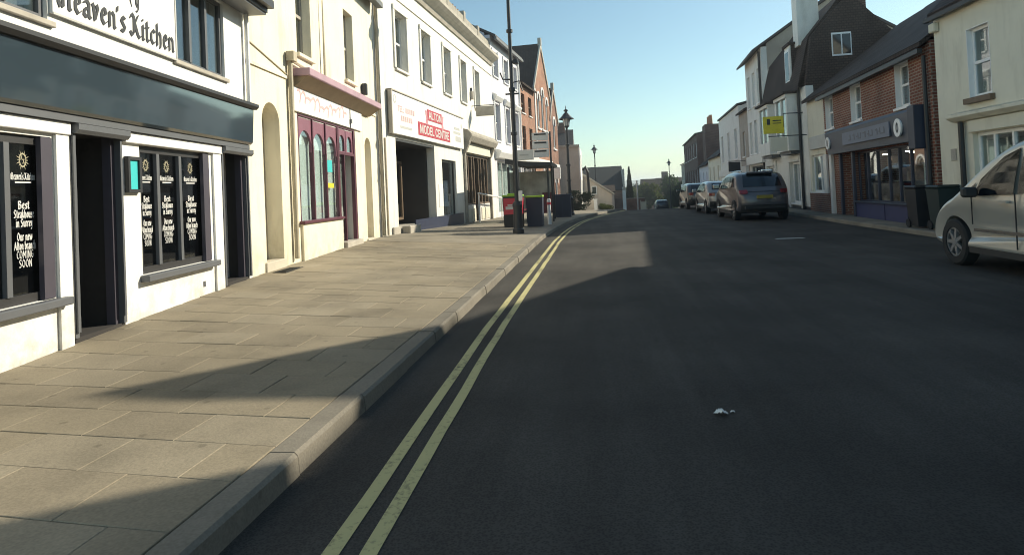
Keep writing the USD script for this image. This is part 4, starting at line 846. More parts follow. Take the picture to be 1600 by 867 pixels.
B.part('fascia_box', _wuz(FR, Polygon([(.003, 2.15), (.22, 2.15), (.30, 2.86), (.22, 2.94), (.003, 2.98)]), .02, 6.9), 'blue_fascia')
B.part('fascia_end', FR.mb().cbox((-.35, .004, 1.95), (.015, .32, 2.98), .01), 'blue_shop')
for a, b, z in ((-.2, 4.92, .58),):
    w = window(B, FR, a, b, z, 2.12, 'fixed', .10, .06, 'blue_shop', 'glass_shop', None, mulls=(1.0, 1.75, 2.45, 3.3, 4.1))
B.part('stallriser', FR.mb().cbox((1.02, .004, -.1), (2.5, .05, .56), .006).cbox((2.56, .004, -.1), (4.9, .05, .56), .006), 'blue_stall')
B.part('sill', FR.mb().cbox((-.24, -.08, .562), (4.95, .10, .60), .006), 'blue_shop')
for u in (-.3, 4.92, 6.15): B.part('pilaster', FR.mb().cbox((u - .08, .004, -.1), (u + .06, .09, 2.14), .008), 'blue_shop')
B.part('door', FR.mb().box((5.02, -.7, .12), (6.08, -.65, 2.1)), 'blue_shop').part('pane', FR.mb().box((5.2, -.648, .9), (5.9, -.64, 2.0)), 'glass_shop')
m = FR.mb()
for i in range(26):
    u = random.uniform(.1, 4.7); z = random.choice([.6, .6, .6, 1.2, 1.55]); h = random.uniform(.15, .55); m.box((u, -1.4 + random.uniform(0, .9), z), (u + random.uniform(.1, .4), -1.3 + random.uniform(0, .9) + .1, z + h))
B.part('goods', m, 'shop_goods'); B.part('display_shelf', FR.mb().box((-.1, -1.5, .56), (4.9, -.2, .6)).box((-.1, -1.5, 1.15), (4.9, -1.1, 1.19)), 'stone_grey')
B.part('hung_garment', FR.mb().box((-.05, -.32, .95), (.30, -.26, 1.75)).box((.45, -.35, .9), (.75, -.28, 1.6)), 'pale_blind')
cpr = B.part('side_passage', FR.mb().box((-1.15, -.5, -.2), (-.63, -.4, 4.2)), 'brick_dark')
MATS['lamp_glow'] = usdkit.material(stage, '/World/Looks/lamp_glow', {'e': ('emission', {'color': (1., .86, .66), 'strength': 14.0})}, [], surface='e.emission')
for i, (u, w) in enumerate(((.5, -.6), (1.5, -.9), (2.2, -.5), (3.0, -.9), (4.1, -.6))):
    q = B.part('spot_lamp', FR.mb().box((u - .04, w - .04, 2.0), (u + .04, w + .04, 2.08)), 'iron'); q.part('lit_lens', FR.mb().box((u - .05, w - .05, 1.96), (u + .05, w + .05, 1.998)), 'lamp_glow')
B.part('shop_back', FR.mb().box((-.15, -1.62, .1), (4.88, -1.6, 2.3)), 'offwhite_paint')
S = thing('blue_shop_sign', 'blue-grey shop fascia lettering between two white roundels', 'sign', FR.p(3.5, .3, 2.4))
S.part('name_band', FR.mb().box((1.2, .275, 2.36), (5.0, .305, 2.74)), 'blue_band')
for u, r in ((6.6, .21), (.66, .23)):
    q = S.part('roundel', FR.mb().poly(Point(u, 2.53).buffer(r, 12), .27, .312), 'white_paint'); q.part('figure', FR.mb().poly(union_all([affinity.scale(Point(u, 2.53).buffer(r * .55).difference(Point(u, 2.53).buffer(r * .42)), .6, 1), R(u - .02, u + .02, 2.40, 2.66)]), .313, .317), 'ink_black')
lt = []
for i, (a, b) in enumerate(((1.5, .22), (1.8, .1), (2.0, .16), (2.35, .2), (2.62, .14), (2.9, .24), (3.3, .12), (3.5, .2), (3.85, .16), (4.2, .22))): lt.append(affinity.skew(R(a, a + b * .35, 2.46, 2.64), 6)); lt.append(R(a, a + b, 2.46 + .06 * (i % 3), 2.50 + .06 * (i % 3)))
S.part('print', FR.mb().poly(union_all(lt), .306, .309), 'blue_fascia')

# ------------------------------------------------------------------ right: small cream shop between
B = thing('narrow_shop', 'narrow cream shop with brick stallriser left of the blue shop', 'building', FR.p(9, 0, 0))
wall(B, FR, R(7.96, 10.15, -.2, 4.42), [R(8.15, 9.9, .84, 2.25)], 'cream_right'); shell(B, FR, 7.96, 10.15, -.2, 4.42, 3.5, 7.0, 'tan_render', 'roof_tiles', over=.2, floors=(.15, 2.6))
window(B, FR, 8.15, 9.9, .84, 2.25, 'fixed', .08, .07, 'white_paint', 'glass_shop', 'white_paint', mulls=(8.9,), curtain=.3)
B.part('stallriser', FR.mb().box((7.1, .004, -.1), (9.98, .10, .80)), 'brick_red'); B.part('pilaster', FR.mb().cbox((7.0, .004, .1), (7.25, .11, 2.2), .01).cbox((7.7, .004, .8), (8.1, .08, 2.2), .01), 'offwhite_paint')
B.part('shop_board', FR.mb().cbox((7.15, .004, 2.46), (9.7, .10, 2.95), .01), 'ink_grey')

# ------------------------------------------------------------------ right: white house with oriels, tile-hung gable
PW = FR.p(10.18)[:2]; FW = Fac(PW, 2, 'R'); UW = 7.35
B = thing('white_oriel_house', 'white house with two oriel windows and tall tile hung gable', 'building', FW.p(0))
holes = [R(1.2, 2.8, .35, 2.1), R(5.5, 7.1, .3, 2.05)]
wall(B, FW, R(0, UW, -.2, 5.05), holes, 'white_right')
# tile-hung gable end facing the camera, steep front slope
dR, zR = 1.75, 8.55
gp_ = Polygon([(-.01, -.2), (-4.0, -.2), (-4.0, 6.3), (-3.3, 6.9), (-dR, zR), (-.30, 7.0), (-.01, 5.05)])
B.part('gable_end', _wuz(FW, gp_, .005, .3), 'roof_tiles')
B.part('roof', _wuz(FW, Polygon([(.22, 4.95), (-.28, 7.05), (-dR, zR + .1), (-3.3, 6.95), (-4.2, 6.2), (-4.2, 6.4), (-3.3, 7.15), (-dR, zR + .28), (-.42, 7.15), (.20, 5.15)]), .302, UW - .3), 'roof_tiles')
B.part('end_wall', _wuz(FW, gp_, UW - .29, UW - .005), 'white_right'); B.part('inner_wall', FW.mb().box((.32, -1.8, -.2), (UW - .32, -1.7, 5.0)), 'dark_room')
w = B.part('gable_window', FW.mb().box((-.03, -1.78, 6.13), (.004, -1.05, 7.05)), 'white_paint')
for a in (-1.74, -1.39): w.part('pane', FW.mb().box((-.035, a, 6.2), (-.029, a + .30, 6.98)), 'car_glass')
dm = B.part('dormer', FW.mb().box((1.75, -1.6, 5.3), (2.6, .06, 7.05)), 'white_right'); dm.part('dormer_roof', FW.mb().box((1.65, -1.6, 7.055), (2.7, .14, 7.16)), 'roof_tiles'); dm.part('cheek', FW.mb().box((1.72, -1.6, 5.25), (1.748, .02, 7.05)), 'roof_tiles'); dm.part('dormer_window', FW.mb().box((1.82, .063, 5.5), (2.53, .10, 6.9)), 'white_paint').part('pane', FW.mb().box((1.9, .102, 5.6), (2.45, .106, 6.8)), 'car_glass')
ch = B.part('chimney', FW.mb().cbox((1.2, -1.0, 6.9), (1.9, -.14, 10.2), .01), 'white_right', label='tall white rendered chimney stack')
ch.part('aerial', FW.mb().tube([(1.55, -.6, 10.2), (1.55, -.6, 11.0)], .02, 5).box((1.2, -.61, 10.85), (1.9, -.59, 10.88)), 'iron')
ch2 = B.part('chimney', FW.mb().box((.31, -2.5, 7.4), (1.1, -1.75, 10.0)), 'brick_dark', label='dark brick chimney stack behind the gable')
for (a, b) in ((.98, 3.0), (4.3, 6.3)):
    o = B.part('oriel', FW.mb().cbox((a, .004, 2.55), (b, .5, 3.15), .01).cbox((a, .004, 4.75), (b, .55, 4.9), .01).box((a, .004, 3.15), (a + .08, .5, 4.75)).box((b - .08, .004, 3.15), (b, .5, 4.75)).box((a + .08, .42, 3.15), (a + .2, .5, 4.75)).box((b - .2, .42, 3.15), (b - .08, .5, 4.75)).box(((a + b) / 2 - .05, .42, 3.15), ((a + b) / 2 + .05, .5, 4.75)), 'white_right')
    o.part('pane', FW.mb().box((a + .2, .44, 3.15), (b - .2, .45, 4.75)), 'glass'); o.part('oriel_roof', FW.mb().box((a - .1, .004, 4.905), (b + .1, .65, 5.0)), 'roof_tiles'); o.part('back', FW.mb().box((a + .1, .01, 3.16), (b - .1, .03, 4.74)), 'curtain')
    B.part('lead_flashing', FW.mb().box((a + .1, .004, 2.42), (b - .1, .4, 2.548)), 'lead')
for a, b, z0, z1 in ((1.2, 2.8, .35, 2.1), (5.5, 7.1, .3, 2.05)):
    w = window(B, FW, a, b, z0, z1, 'fixed', .08, .09, 'white_paint', 'glass_shop', 'white_paint', mulls=((a + b) / 2,))
    w.part('case', FW.mb().box((a - .25, .004, z0 - .2), (a - .02, .08, z1 + .25)).box((b + .02, .004, z0 - .2), (b + .25, .08, z1 + .25)).box((a - .02, .004, z1 + .02), (b + .02, .1, z1 + .25)), 'white_right')
B.part('downpipe', FW.mb().tube([(.8, .08, 5.1), (.8, .08, .1)], .06), 'pipe_black'); B.part('plinth', FW.mb().box((.05, .004, -.2), (UW, .03, .24)), 'bin_black')
Yb = thing('agent_board', 'bright yellow agent board standing out from the white oriel house', 'sign', FW.p(.6, 1.3, 3.2))
Yb.part('board', FW.mb().cbox((.56, .75, 3.26), (.60, 1.55, 3.96), .004), 'yellow_board'); Yb.part('print', FW.mb().box((.553, 1.28, 3.62), (.559, 1.40, 3.86)).box((.553, .85, 3.76), (.559, 1.18, 3.80)).box((.553, .85, 3.66), (.559, 1.18, 3.69)), 'bin_green'); Yb.part('arm', FW.mb().tube([(.58, .0, 4.05), (.58, .75, 4.05), (.58, .76, 3.5)], .025, 6), 'iron')
Cs = thing('hanging_sign', 'cream hanging sign below the yellow agent board', 'sign', FW.p(.2, 1.2, 2.5)); Cs.part('board', FW.mb().cbox((.16, .75, 2.52), (.22, 1.38, 3.08), .006), 'cream_right'); Cs.part('bracket', FW.mb().tube([(.19, 0, 3.12), (.19, 1.45, 3.12)], .02, 6), 'iron')

MATS['lamp_glow_soft'] = usdkit.material(stage, '/World/Looks/lamp_glow_soft', {'e': ('emission', {'color': (1., .98, .92), 'strength': 1.2})}, [], surface='e.emission')
# ------------------------------------------------------------------ right: tall white house and the far terrace
PD = FW.p(UW + .02)[:2]; FD = Fac(PD, 4, 'R')
B = thing('tall_white_house', 'tall three storey white house with blank brown end gable', 'building', FD.p(0))
cols = [(.7, 1.5), (2.2, 3.0), (3.7, 4.5)]; holes = [R(a, b, z0, z1) for a, b in cols for z0, z1 in ((5.5, 7.3), (2.9, 4.7))] + [R(.5, 4.6, .4, 2.2)]
wall(B, FD, R(0, 5.1, -.4, 8.2), holes, 'white_right'); shell(B, FD, 0, 5.1, -.4, 8.2, 3.4, 10.4, 'white_right', 'slate', over=.45, gable_mt='tan_render', roof_over_ends=.12, floors=(.2, 2.7))
for a, b in cols:
    for z0, z1 in ((5.5, 7.3), (2.9, 4.7)): window(B, FD, a, b, z0, z1, 'sash', .1, .06, 'white_paint', 'glass', 'white_paint', curtain=.2)
window(B, FD, .5, 4.6, .4, 2.2, 'fixed', .1, .08, 'iron', 'glass_shop', None, mulls=(1.5, 2.5, 3.5)); B.part('shop_fascia', FD.mb().cbox((.1, .004, 2.3), (5.0, .2, 2.75), .01), 'offwhite_paint'); B.part('downpipe', FD.mb().tube([(.2, .08, 8.), (.2, .08, .1)], .06), 'pipe_black')
B.part('lit_notice', FD.mb().box((1.7, -.25, 1.7), (2.1, -.24, 2.0)).box((2.7, -.25, 1.65), (3.0, -.24, 2.0)), 'lamp_glow_soft')
PE = FD.p(5.12)[:2]; FE = Fac(PE, 4, 'R')
def far_house(name, label, u0, u1, ze, zr, dep, mt, roof, rows, step, zb=-3., gm=None, over=.2, ww=.9, shop=True):
    B = thing(name, label, 'building', FE.p((u0 + u1) / 2)); n = max(1, int((u1 - u0) / step)); cs = [u0 + (u1 - u0) * (i + .5) / n for i in range(n)]
    holes = [R(c - ww / 2, c + ww / 2, z0, z1) for c in cs for z0, z1 in rows]
    wall(B, FE, R(u0, u1, zb, ze), holes, mt); shell(B, FE, u0, u1, zb, ze, dep, zr, mt, roof, over=over, gable_mt=gm)
    for c in cs:
        for z0, z1 in rows: window(B, FE, c - ww / 2, c + ww / 2, z0, z1, 'sash', .1, .07, 'white_paint', 'glass', 'white_paint')
    if shop:
        zs = rows[-1][0] - .6
        B.part('shop_fascia', FE.mb().cbox((u0 + .2, .004, zs - .5), (u1 - .2, .2, zs), .01), 'offwhite_paint'); B.part('shop_glazing', FE.mb().box((u0 + .3, .004, zb + .5), (u1 - .3, .03, zs - .55)), 'car_glass')
    return B
b1 = far_house('tan_house', 'tan house with tall dark chimney before the white terrace', .05, 3.2, 5.6, 7.0, 3., 'tan_render', 'roof_brown', [(2.9, 4.4)], 1.6)
c_ = b1.part('chimney', FE.mb().box((.3, -2.2, 5.6), (1.0, -1.2, 8.0)), 'brick_dark'); c_.part('aerial', FE.mb().tube([(.6, -1.7, 8.), (.6, -1.7, 9.2)], .025, 5).box((.2, -1.72, 9.0), (1.0, -1.68, 9.04)), 'iron')
HSg = thing('hanging_sign', 'dark hanging sign in front of the tan house', 'sign', FE.p(1.5, .5, 2.2)); HSg.part('board', FE.mb().cbox((1.5, .3, 2.0), (1.56, 1.0, 2.6), .01), 'iron'); HSg.part('bracket', FE.mb().tube([(1.53, 0, 2.65), (1.53, 1.0, 2.65)], .02, 6), 'iron')
b2 = far_house('white_terrace', 'long pale rendered terrace house with three tall windows', 3.3, 13.8, 6.25, 6.9, 3., 'white_right', 'slate', [(2.9, 4.9)], 3.2, ww=1.1, over=.1)
b3 = far_house('cream_cottage', 'low cream cottage under brown tile roof further along', 14., 23.5, 3.6, 6.0, 3.2, 'cream_right', 'roof_tiles', [(1.6, 2.8)], 3.0)

b4 = far_house('grey_cottage', 'small grey fronted cottage before the dark brick block', 23.6, 33., 3.2, 5.6, 3., 'lilac_render', 'roof_tiles', [(1.2, 2.5)], 3.0)
c_ = b4.part('chimney', FE.mb().box((28.2, -1.7, 3.0), (31.2, -.35, 7.4)), 'brick_dark')
for u in (28.6, 29.4, 30.2, 30.9): c_.part('chimney_pot', FE.mb().lathe([(.17, 0), (.19, .06), (.14, .9), (.17, .95), (.06, .95)], (u, -1.0, 7.4), 8), 'pot_clay')
b5 = far_house('dark_brick_block', 'tall dark brick block at the far end of right terrace', 34.2, 56., 6.9, 7.6, 4., 'brick_dark', 'slate', [(4.4, 6.2), (1.2, 3.0)], 3.6, ww=1.6)
c_ = b5.part('chimney', FE.mb().box((36, -4.6, 7), (37.5, -3.6, 8.4)), 'brick_dark')
b6 = far_house('end_house', 'last small house past the dark brick block', 57., 64., 4.4, 5.8, 3., 'tan_render', 'roof_tiles', [(2., 3.4)], 3.0, zb=-5)

# ------------------------------------------------------------------ street lamps
def lamp_post(x, y, h, label, z0=None, scale=1.0, lk=.82):
    z = zg(y) + .12 if z0 is None else z0
    T = thing('street_lamp', label, 'street lamp', (x, y, z), 'dark iron street lamps along the street')
    k = scale
    T.part('base', MB().lathe([(.17 * k, -.1), (.17 * k, .12), (.14 * k, .16), (.125 * k, .75), (.15 * k, .8), (.15 * k, .86), (.09 * k, .95), (.0, .95)], (x, y, z), 14), 'iron', smooth=35)
    T.part('column', MB().lathe([(.075 * k, .95), (.07 * k, h * .55), (.095 * k, h * .55 + .02), (.095 * k, h * .55 + .12), (.06 * k, h * .55 + .14), (.05 * k, h - .1), (.0, h - .1)], (x, y, z), 12), 'iron', smooth=35)
    for zz in (h * .38, h * .78): T.part('collar', MB().lathe([(.05, 0), (.10 * k, .02), (.10 * k, .10), (.05, .12)], (x, y, z + zz), 12), 'iron', smooth=35)
    LK = lambda pr: [(r * lk, q * lk) for r, q in pr]
    L = T.part('lantern', MB().lathe(LK([(.05, -.15), (.09, -.05), (.16, 0), (.17, .03), (.17, .05), (.0, .05)]), (x, y, z + h), 8), 'iron')
    L.part('glazing', MB().lathe(LK([(.13, .05), (.22, .50), (.0, .50)]), (x, y, z + h), 6), 'lamp_clear')
    L.part('frame', sum_mb([MB().tube([(x + .145 * lk * cos(a), y + .145 * lk * sin(a), z + h + .05 * lk), (x + .235 * lk * cos(a), y + .235 * lk * sin(a), z + h + .5 * lk)], .012, 5) for a in np.arange(6) * pi / 3]), 'iron')
    L.part('hood', MB().lathe(LK([(.46, .44), (.46, .48), (.32, .58), (.16, .78), (.08, .84), (.08, .92), (.13, .94), (.13, 1.0), (.03, 1.06), (.02, 1.25), (0, 1.27)]), (x, y, z + h), 8), 'iron')
    return T, z
def sum_mb(ms):
    o = MB()
    for m in ms:
        for v, f in zip(m.v, m.f): o.v.append(v); o.f.append(f - 0)
    # face indices in each MB are already offset inside it; re-offset by MB
    o = MB(ms[0].T)
    for m in ms:
        v, f = np.vstack(m.v), np.vstack(m.f); o.add(v, f)
    return o
LX, LY = -2.30, 18.75
T, z = lamp_post(LX, LY, 7.6, 'tall dark lamp post standing behind the kerb by the red bin', z0=float(z_pl(LX, LY)), scale=.98)
T.part('bracket', MB().tube([(LX - .02, LY, z + 4.55), (LX - .25, LY - .1, z + 4.55), (LX - .32, LY - .12, z + 4.75)], .022, 6).tube([(LX, LY, z + 4.45), (LX + .22, LY + .05, z + 4.5), (LX + .30, LY + .1, z + 4.2)], .022, 6).box((LX - .2, LY - .04, z + 4.1), (LX + .2, LY + .04, z + 4.14)), 'iron')
T.part('flood_light', MB().cbox((LX + .06, LY - .08, z + 5.0), (LX + .22, LY + .08, z + 5.12), .02), 'iron')
T.part('cable_box', MB().cbox((LX + .06, LY - .1, z + .95), (LX + .17, LY - .0, z + 1.25), .01), 'white_paint')
lamp_post(-1.25, 31.5, 4.35, 'lantern street lamp in front of the pinkish end wall', z0=.1, scale=1.15)
lamp_post(.1, 70, 6.4, 'distant lantern street lamp above the low cottage roofs', z0=-1.2)
lamp_post(11.0, 97, 6.6, 'faint far lamp beside the dark brick block', z0=-2.3)

# ------------------------------------------------------------------ bus shelter, bins
zs = lambda x, y: float(z_pl(x, y))
def tapered_bin(T, x0, x1, y0, y1, z, h, mt, inset=.05, name='body'):
    v = []
    for k, zz in ((inset, z), (0, z + h)):
        v += [(x0 + k, y0 + k, zz), (x1 - k, y0 + k, zz), (x1 - k, y1 - k, zz), (x0 + k, y1 - k, zz)]
    return T.part(name, MB().add(v, [(0, 1, 5, 4), (1, 2, 6, 5), (2, 3, 7, 6), (3, 0, 4, 7), (4, 5, 6, 7), (3, 2, 1, 0)]), mt)
zb = zs(-2.8, 21.9)
T = thing('red_bin', 'dark litter bin with red poster and lime green lid behind the lamp post', 'bin', (-2.8, 21.9, zb))
b = tapered_bin(T, -3.15, -2.5, 21.6, 22.3, zb, 1.05, 'bin_black', .02)
b.part('poster', MB().box((-3.12, 21.585, zb + .45), (-2.53, 21.597, zb + 1.0)), 'red_poster').part('print', MB().box((-3.05, 21.58, zb + .62), (-2.8, 21.584, zb + .72)).box((-2.98, 21.58, zb + .74), (-2.75, 21.584, zb + .79)), 'ink_white')
b.part('side_poster', MB().box((-2.497, 21.66, zb + .45), (-2.487, 22.2, zb + 1.0)), 'red_poster')
T.part('lid', MB().cbox((-3.17, 21.58, zb + 1.052), (-2.48, 22.32, zb + 1.11), .015).cbox((-3.0, 21.7, zb + 1.11), (-2.62, 22.15, zb + 1.16), .015), 'lime')
T = thing('blue_bin', 'dark navy square bin beside the red bin', 'bin', (-2.2, 22.3, zb)); tapered_bin(T, -2.42, -1.85, 22.2, 22.9, zb - .02, 1.0, 'bin_blue', .02); T.part('lid', MB().cbox((-2.44, 22.18, zb + .985), (-1.83, 22.92, zb + 1.05), .015), 'lime', label='lime green edged lid')
T = thing('bollard', 'slim white bollard to the right of the navy bin', 'bollard', (-1.95, 24, .1)); T.part('post', MB().lathe([(.07, 0), (.07, .9), (.05, .95), (0, .95)], (-1.72, 23.6, zs(-1.72, 23.6)), 10), 'white_paint', smooth=40); T.part('band', MB().lathe([(.074, .72), (.074, .82)], (-1.72, 23.6, zs(-1.72, 23.6)), 10), 'ink_red')
# shelter
z0 = zs(-2.4, 26); SX0, SX1, SY0, SY1 = -3.35, -1.75, 24.8, 28.2
T = thing('bus_shelter', 'dark framed bus shelter with flat roof and printed glass panels', 'bus shelter', (-2.5, 26.5, z0))
T.part('roof', MB().add(*(lambda e: (np.array(e.vertices)[:, [0, 2, 1]] + [0, SY0, z0], np.array(e.faces)[:, ::-1]))(trimesh.creation.extrude_polygon(Polygon([(SX0 - .1, 2.35), (SX0 + .5, 2.22), (SX1 + .1, 2.20), (SX1 + .15, 2.32), (SX0 + .5, 2.42), (SX0 - .1, 2.55)]), SY1 - SY0, engine='earcut'))), 'iron')
for x, y in ((SX0, SY0 + .1), (SX0, SY1 - .1), (SX1 - .05, SY0 + .1), (SX1 - .05, SY1 - .1), (SX0, (SY0 + SY1) / 2)): T.part('post', MB().box((x - .04, y - .04, z0 - .2), (x + .04, y + .04, z0 + 2.22)), 'iron')
e = T.part('end_panel', MB().box((SX0 + .05, SY1 - .12, z0 + .3), (SX1 - .1, SY1 - .1, z0 + 2.1)), 'shelter_glass_print'); T.part('back_panel', MB().box((SX0 - .01, SY0 + .15, z0 + .25), (SX0 + .01, SY1 - .15, z0 + 2.1)), 'glass')
T.part('poster_case', MB().cbox((SX1 - .55, SY1 - .3, z0 + .25), (SX1 - .1, SY1 - .16, z0 + 1.15), .01), 'red_dark'); T.part('bench', MB().box((SX0 + .1, SY0 + .4, z0 + .45), (SX0 + .4, SY1 - .4, z0 + .5)), 'red_dark')
T = thing('bus_stop_sign', 'tall white bus stop panels with dark lines above the shelter', 'sign', (-2.1, 25.9, 0)); T.part('pole', MB().tube([(-1.72, 25.9, z0 - .1), (-1.72, 25.9, 3.75)], .04, 8), 'iron')
for i in range(3): 
    q = T.part('panel', MB().cbox((-2.45, 25.85, 2.72 + i * .34), (-1.78, 25.90, 3.04 + i * .34), .008), 'offwhite_paint'); q.part('print', MB().box((-2.36, 25.842, 2.94 + i * .34), (-1.88, 25.848, 3.0 + i * .34)), 'ink_black')
T = thing('timetable_board', 'small white name board on the shelter roof edge', 'sign', (-2.6, 24.7, 2.6)); T.part('board', MB().cbox((-2.98, 24.68, 2.58), (-2.3, 24.74, 2.98), .01), 'offwhite_paint'); T.part('print', MB().box((-2.85, 24.672, 2.75), (-2.5, 24.678, 2.81)), 'ink_grey')
z1 = zs(-1.6, 29.5)
T = thing('street_cabinet', 'dark navy street cabinet beside the kerb past the shelter', 'cabinet', (-1.55, 29.6, z1)); T.part('body', MB().cbox((-1.92, 29.4, z1 - .05), (-1.14, 30.0, z1 + .98), .01), 'navy'); T.part('top', MB().cbox((-1.95, 29.37, z1 + .983), (-1.11, 30.03, z1 + 1.05), .01), 'navy'); T.part('door', MB().box((-1.85, 29.385, z1 + .08), (-1.55, 29.397, z1 + .9)).box((-1.51, 29.385, z1 + .08), (-1.2, 29.397, z1 + .9)), 'bin_blue')
# wheelie bins on the right footway
def wheelie(x, y, mt, label, rot=0.):
    z = zg(y) + .11; T = thing('wheelie_bin', label, 'wheelie bin', (x, y, z), None)
    tapered_bin(T, x - .22, x + .22, y - .26, y + .26, z + .04, .86, mt, .05); T.part('lid', MB().cbox((x - .235, y - .28, z + .905), (x + .235, y + .27, z + .98), .03), mt)
    T.part('handle', MB().tube([(x - .2, y + .31, z + .89), (x + .2, y + .31, z + .89)], .02, 6), mt)
    for s in (-1, 1): T.part('wheel', MB().tube([(x + s * .15, y + .22, z + .1), (x + s * .20, y + .22, z + .1)], .1, 12), 'rubber')
wheelie(7.46, 15.95, 'bin_black', 'black wheelie bin beside the blue shop window'); wheelie(7.50, 15.05, 'bin_green', 'dark green wheelie bin partly behind the silver car')

# ------------------------------------------------------------------ cars
def resample(P, n):
    P = np.array(P, float); d = np.r_[0, np.cumsum(np.linalg.norm(np.diff(P, axis=0), axis=1))]
    s = np.linspace(0, d[-1], n); return np.stack([np.interp(s, d, P[:, i]) for i in (0, 1)], 1)
def smooth_closed(P, it=2):
    P = np.array(P, float)
    for _ in range(it): P = np.stack([.75 * P + .25 * np.roll(P, -1, 0), .25 * P + .75 * np.roll(P, -1, 0)], 1).reshape(-1, 2)
    return P
def car(name, label, x, y, prof, L, Wd, H, belt, wheels, wr, paint, glass_side, front_glass, rear_glass, tail=None, group='cars parked along the right kerb', rear_only=False, plate=True, zc=0.):
    """prof: outline in (length from the rear, height), nose at L. The car points along +y; x, y is the middle of its rear bumper."""
    T = thing(name, label, 'car', (x, y, zc), group)
    P = smooth_closed(prof, 2)
    from shapely.geometry import Polygon as SP
    def warp(v):
        v = np.asarray(v, float); s, a, z = v[:, 0], v[:, 1], v[:, 2]
        hw = Wd / 2 * (1 - .20 * np.clip((z - belt) / (H - belt), 0, 1) ** 1.3 - .06 * np.clip((.35 - z) / .35, 0, 1))
        e = np.abs(s / L - .5) * 2; hw = hw * (1 - .10 * np.clip((e - .55) / .45, 0, 1) ** 2)
        sign = np.where(s > L / 2, -1, 1); s2 = s + sign * .28 * np.clip(e - .3, 0, 1) * np.abs(a) ** 3
        return np.stack([x + a * hw, y + s2, zc + z], 1)
    slices = np.concatenate([[-1, -.985, -.96, -.92, -.86], np.linspace(-.78, .78, 11), [.86, .92, .96, .985, 1]])
    poly = SP(P).buffer(0); base = resample(np.vstack([P, P[:1]]), 161)[:-1]; cen = np.array([L / 2, .75])
    tang = np.roll(base, -1, 0) - np.roll(base, 1, 0); nrm = np.stack([tang[:, 1], -tang[:, 0]], 1); nrm /= np.linalg.norm(nrm, axis=1, keepdims=True)
    if ((base - cen) * nrm).sum() < 0: nrm = -nrm
    def off(s): 
        k = np.clip((abs(s) - .80) / .20, 0, 1); return .11 * (1 - math.sqrt(max(0, 1 - k * k)))
    V, Fc = [], []; n = len(base)
    for s in slices:
        q = base - nrm * off(s); V.append(np.c_[q[:, 0], np.full(n, s), q[:, 1]])
    for i in range(len(slices) - 1):
        for j in range(n): a, b = i * n + j, i * n + (j + 1) % n; Fc.append((a, b, b + n, a + n))
    V = np.vstack(V); Fq = np.array(Fc); tri = np.vstack([Fq[:, [0, 1, 2]], Fq[:, [0, 2, 3]]])
    cap_v, cap_f = trimesh.creation.triangulate_polygon(SP(base - nrm * off(1)), engine='earcut')
    for idx, flip in ((0, False), (len(slices) - 1, True)):
        ring = V[idx * n:(idx + 1) * n]; d = ((cap_v[:, None] - ring[None][:, :, [0, 2]]) ** 2).sum(-1).argmin(1)
        f = d[cap_f] + idx * n; tri = np.vstack([tri, f if flip else f[:, ::-1]])
    body = trimesh.Trimesh(V, tri, process=False); body.fix_normals()
    # refine, warp, cut arches
    body.vertices = warp(body.vertices); 
    if body.volume < 0: body.invert()
    mf = Manifold(__import__('manifold3d').Mesh(np.asarray(body.vertices, np.float32), np.asarray(body.faces, np.uint32)))
    ok = mf.num_tri() > 0
    if ok:
        mf = mf.refine_to_length(.25)
        for ws in wheels:
            for sgn in (-1, 1):
                c = Manifold.cylinder(.34, wr + .045, wr + .045, 40, True).rotate((0, 90, 0)).translate((x + sgn * (Wd / 2 - .10), y + ws, zc + wr)); mf = mf - c
        mm = mf.to_mesh(); body = trimesh.Trimesh(mm.vert_properties[:, :3], mm.tri_verts, process=True)
    bd = T.part('body', body, paint, smooth=40)
    bd.part('sill_trim', MB().box((x - Wd / 2 + .01, y + wheels[0] + wr + .06, zc + .22), (x + Wd / 2 - .01, y + wheels[1] - wr - .06, zc + .33)), 'car_plastic')
    # side glass, following the body side
    for g in glass_side:
        e = trimesh.creation.triangulate_polygon(SP(g).buffer(0), engine='earcut'); m_ = trimesh.Trimesh(np.c_[e[0], np.zeros(len(e[0]))], e[1], process=False)
        for _ in range(2): m_ = m_.subdivide()
        for sgn in (-1, 1):
            v = np.c_[m_.vertices[:, 0], np.full(len(m_.vertices), sgn * 1.0), m_.vertices[:, 1]]; w = warp(v); w[:, 0] += sgn * .006
            f = np.array(m_.faces); T.part('side_window', MB().add(w, f if sgn > 0 else f[:, ::-1]).add(w, f[:, ::-1] if sgn > 0 else f), 'car_glass')
    def band(rng, aw, nm, mt, out=.008):
        p0, p1 = np.array(rng[0], float), np.array(rng[1], float); ts = np.linspace(0, 1, 8); as_ = np.linspace(-aw, aw, 13)
        # project onto outline
        from shapely.geometry import LinearRing
        ring = LinearRing(base); pts = []
        d0, d1 = ring.project(Point(p0)), ring.project(Point(p1))
        if abs(d1 - d0) > ring.length / 2: d0, d1 = (d0 + ring.length, d1) if d0 < d1 else (d0, d1 + ring.length)
        for t in ts: q = ring.interpolate((d0 + (d1 - d0) * t) % ring.length); pts.append((q.x, q.y))
        pts = np.array(pts); tg = np.gradient(pts, axis=0); nn = np.stack([tg[:, 1], -tg[:, 0]], 1); nn /= np.linalg.norm(nn, axis=1, keepdims=True)
        if ((pts - cen) * nn).sum() < 0: nn = -nn
        pts = pts + nn * out
        v = np.array([(p[0], a, p[1]) for p in pts for a in as_]); m = len(as_)
        f = np.array([(i * m + j, i * m + j + 1, (i + 1) * m + j + 1, (i + 1) * m + j) for i in range(len(ts) - 1) for j in range(m - 1)])
        w = warp(v); return T.part(nm, MB().add(w, f).add(w, f[:, ::-1]), mt)
    band(front_glass, .80, 'windscreen', 'car_glass'); band(rear_glass, .76, 'rear_window', 'car_glass')
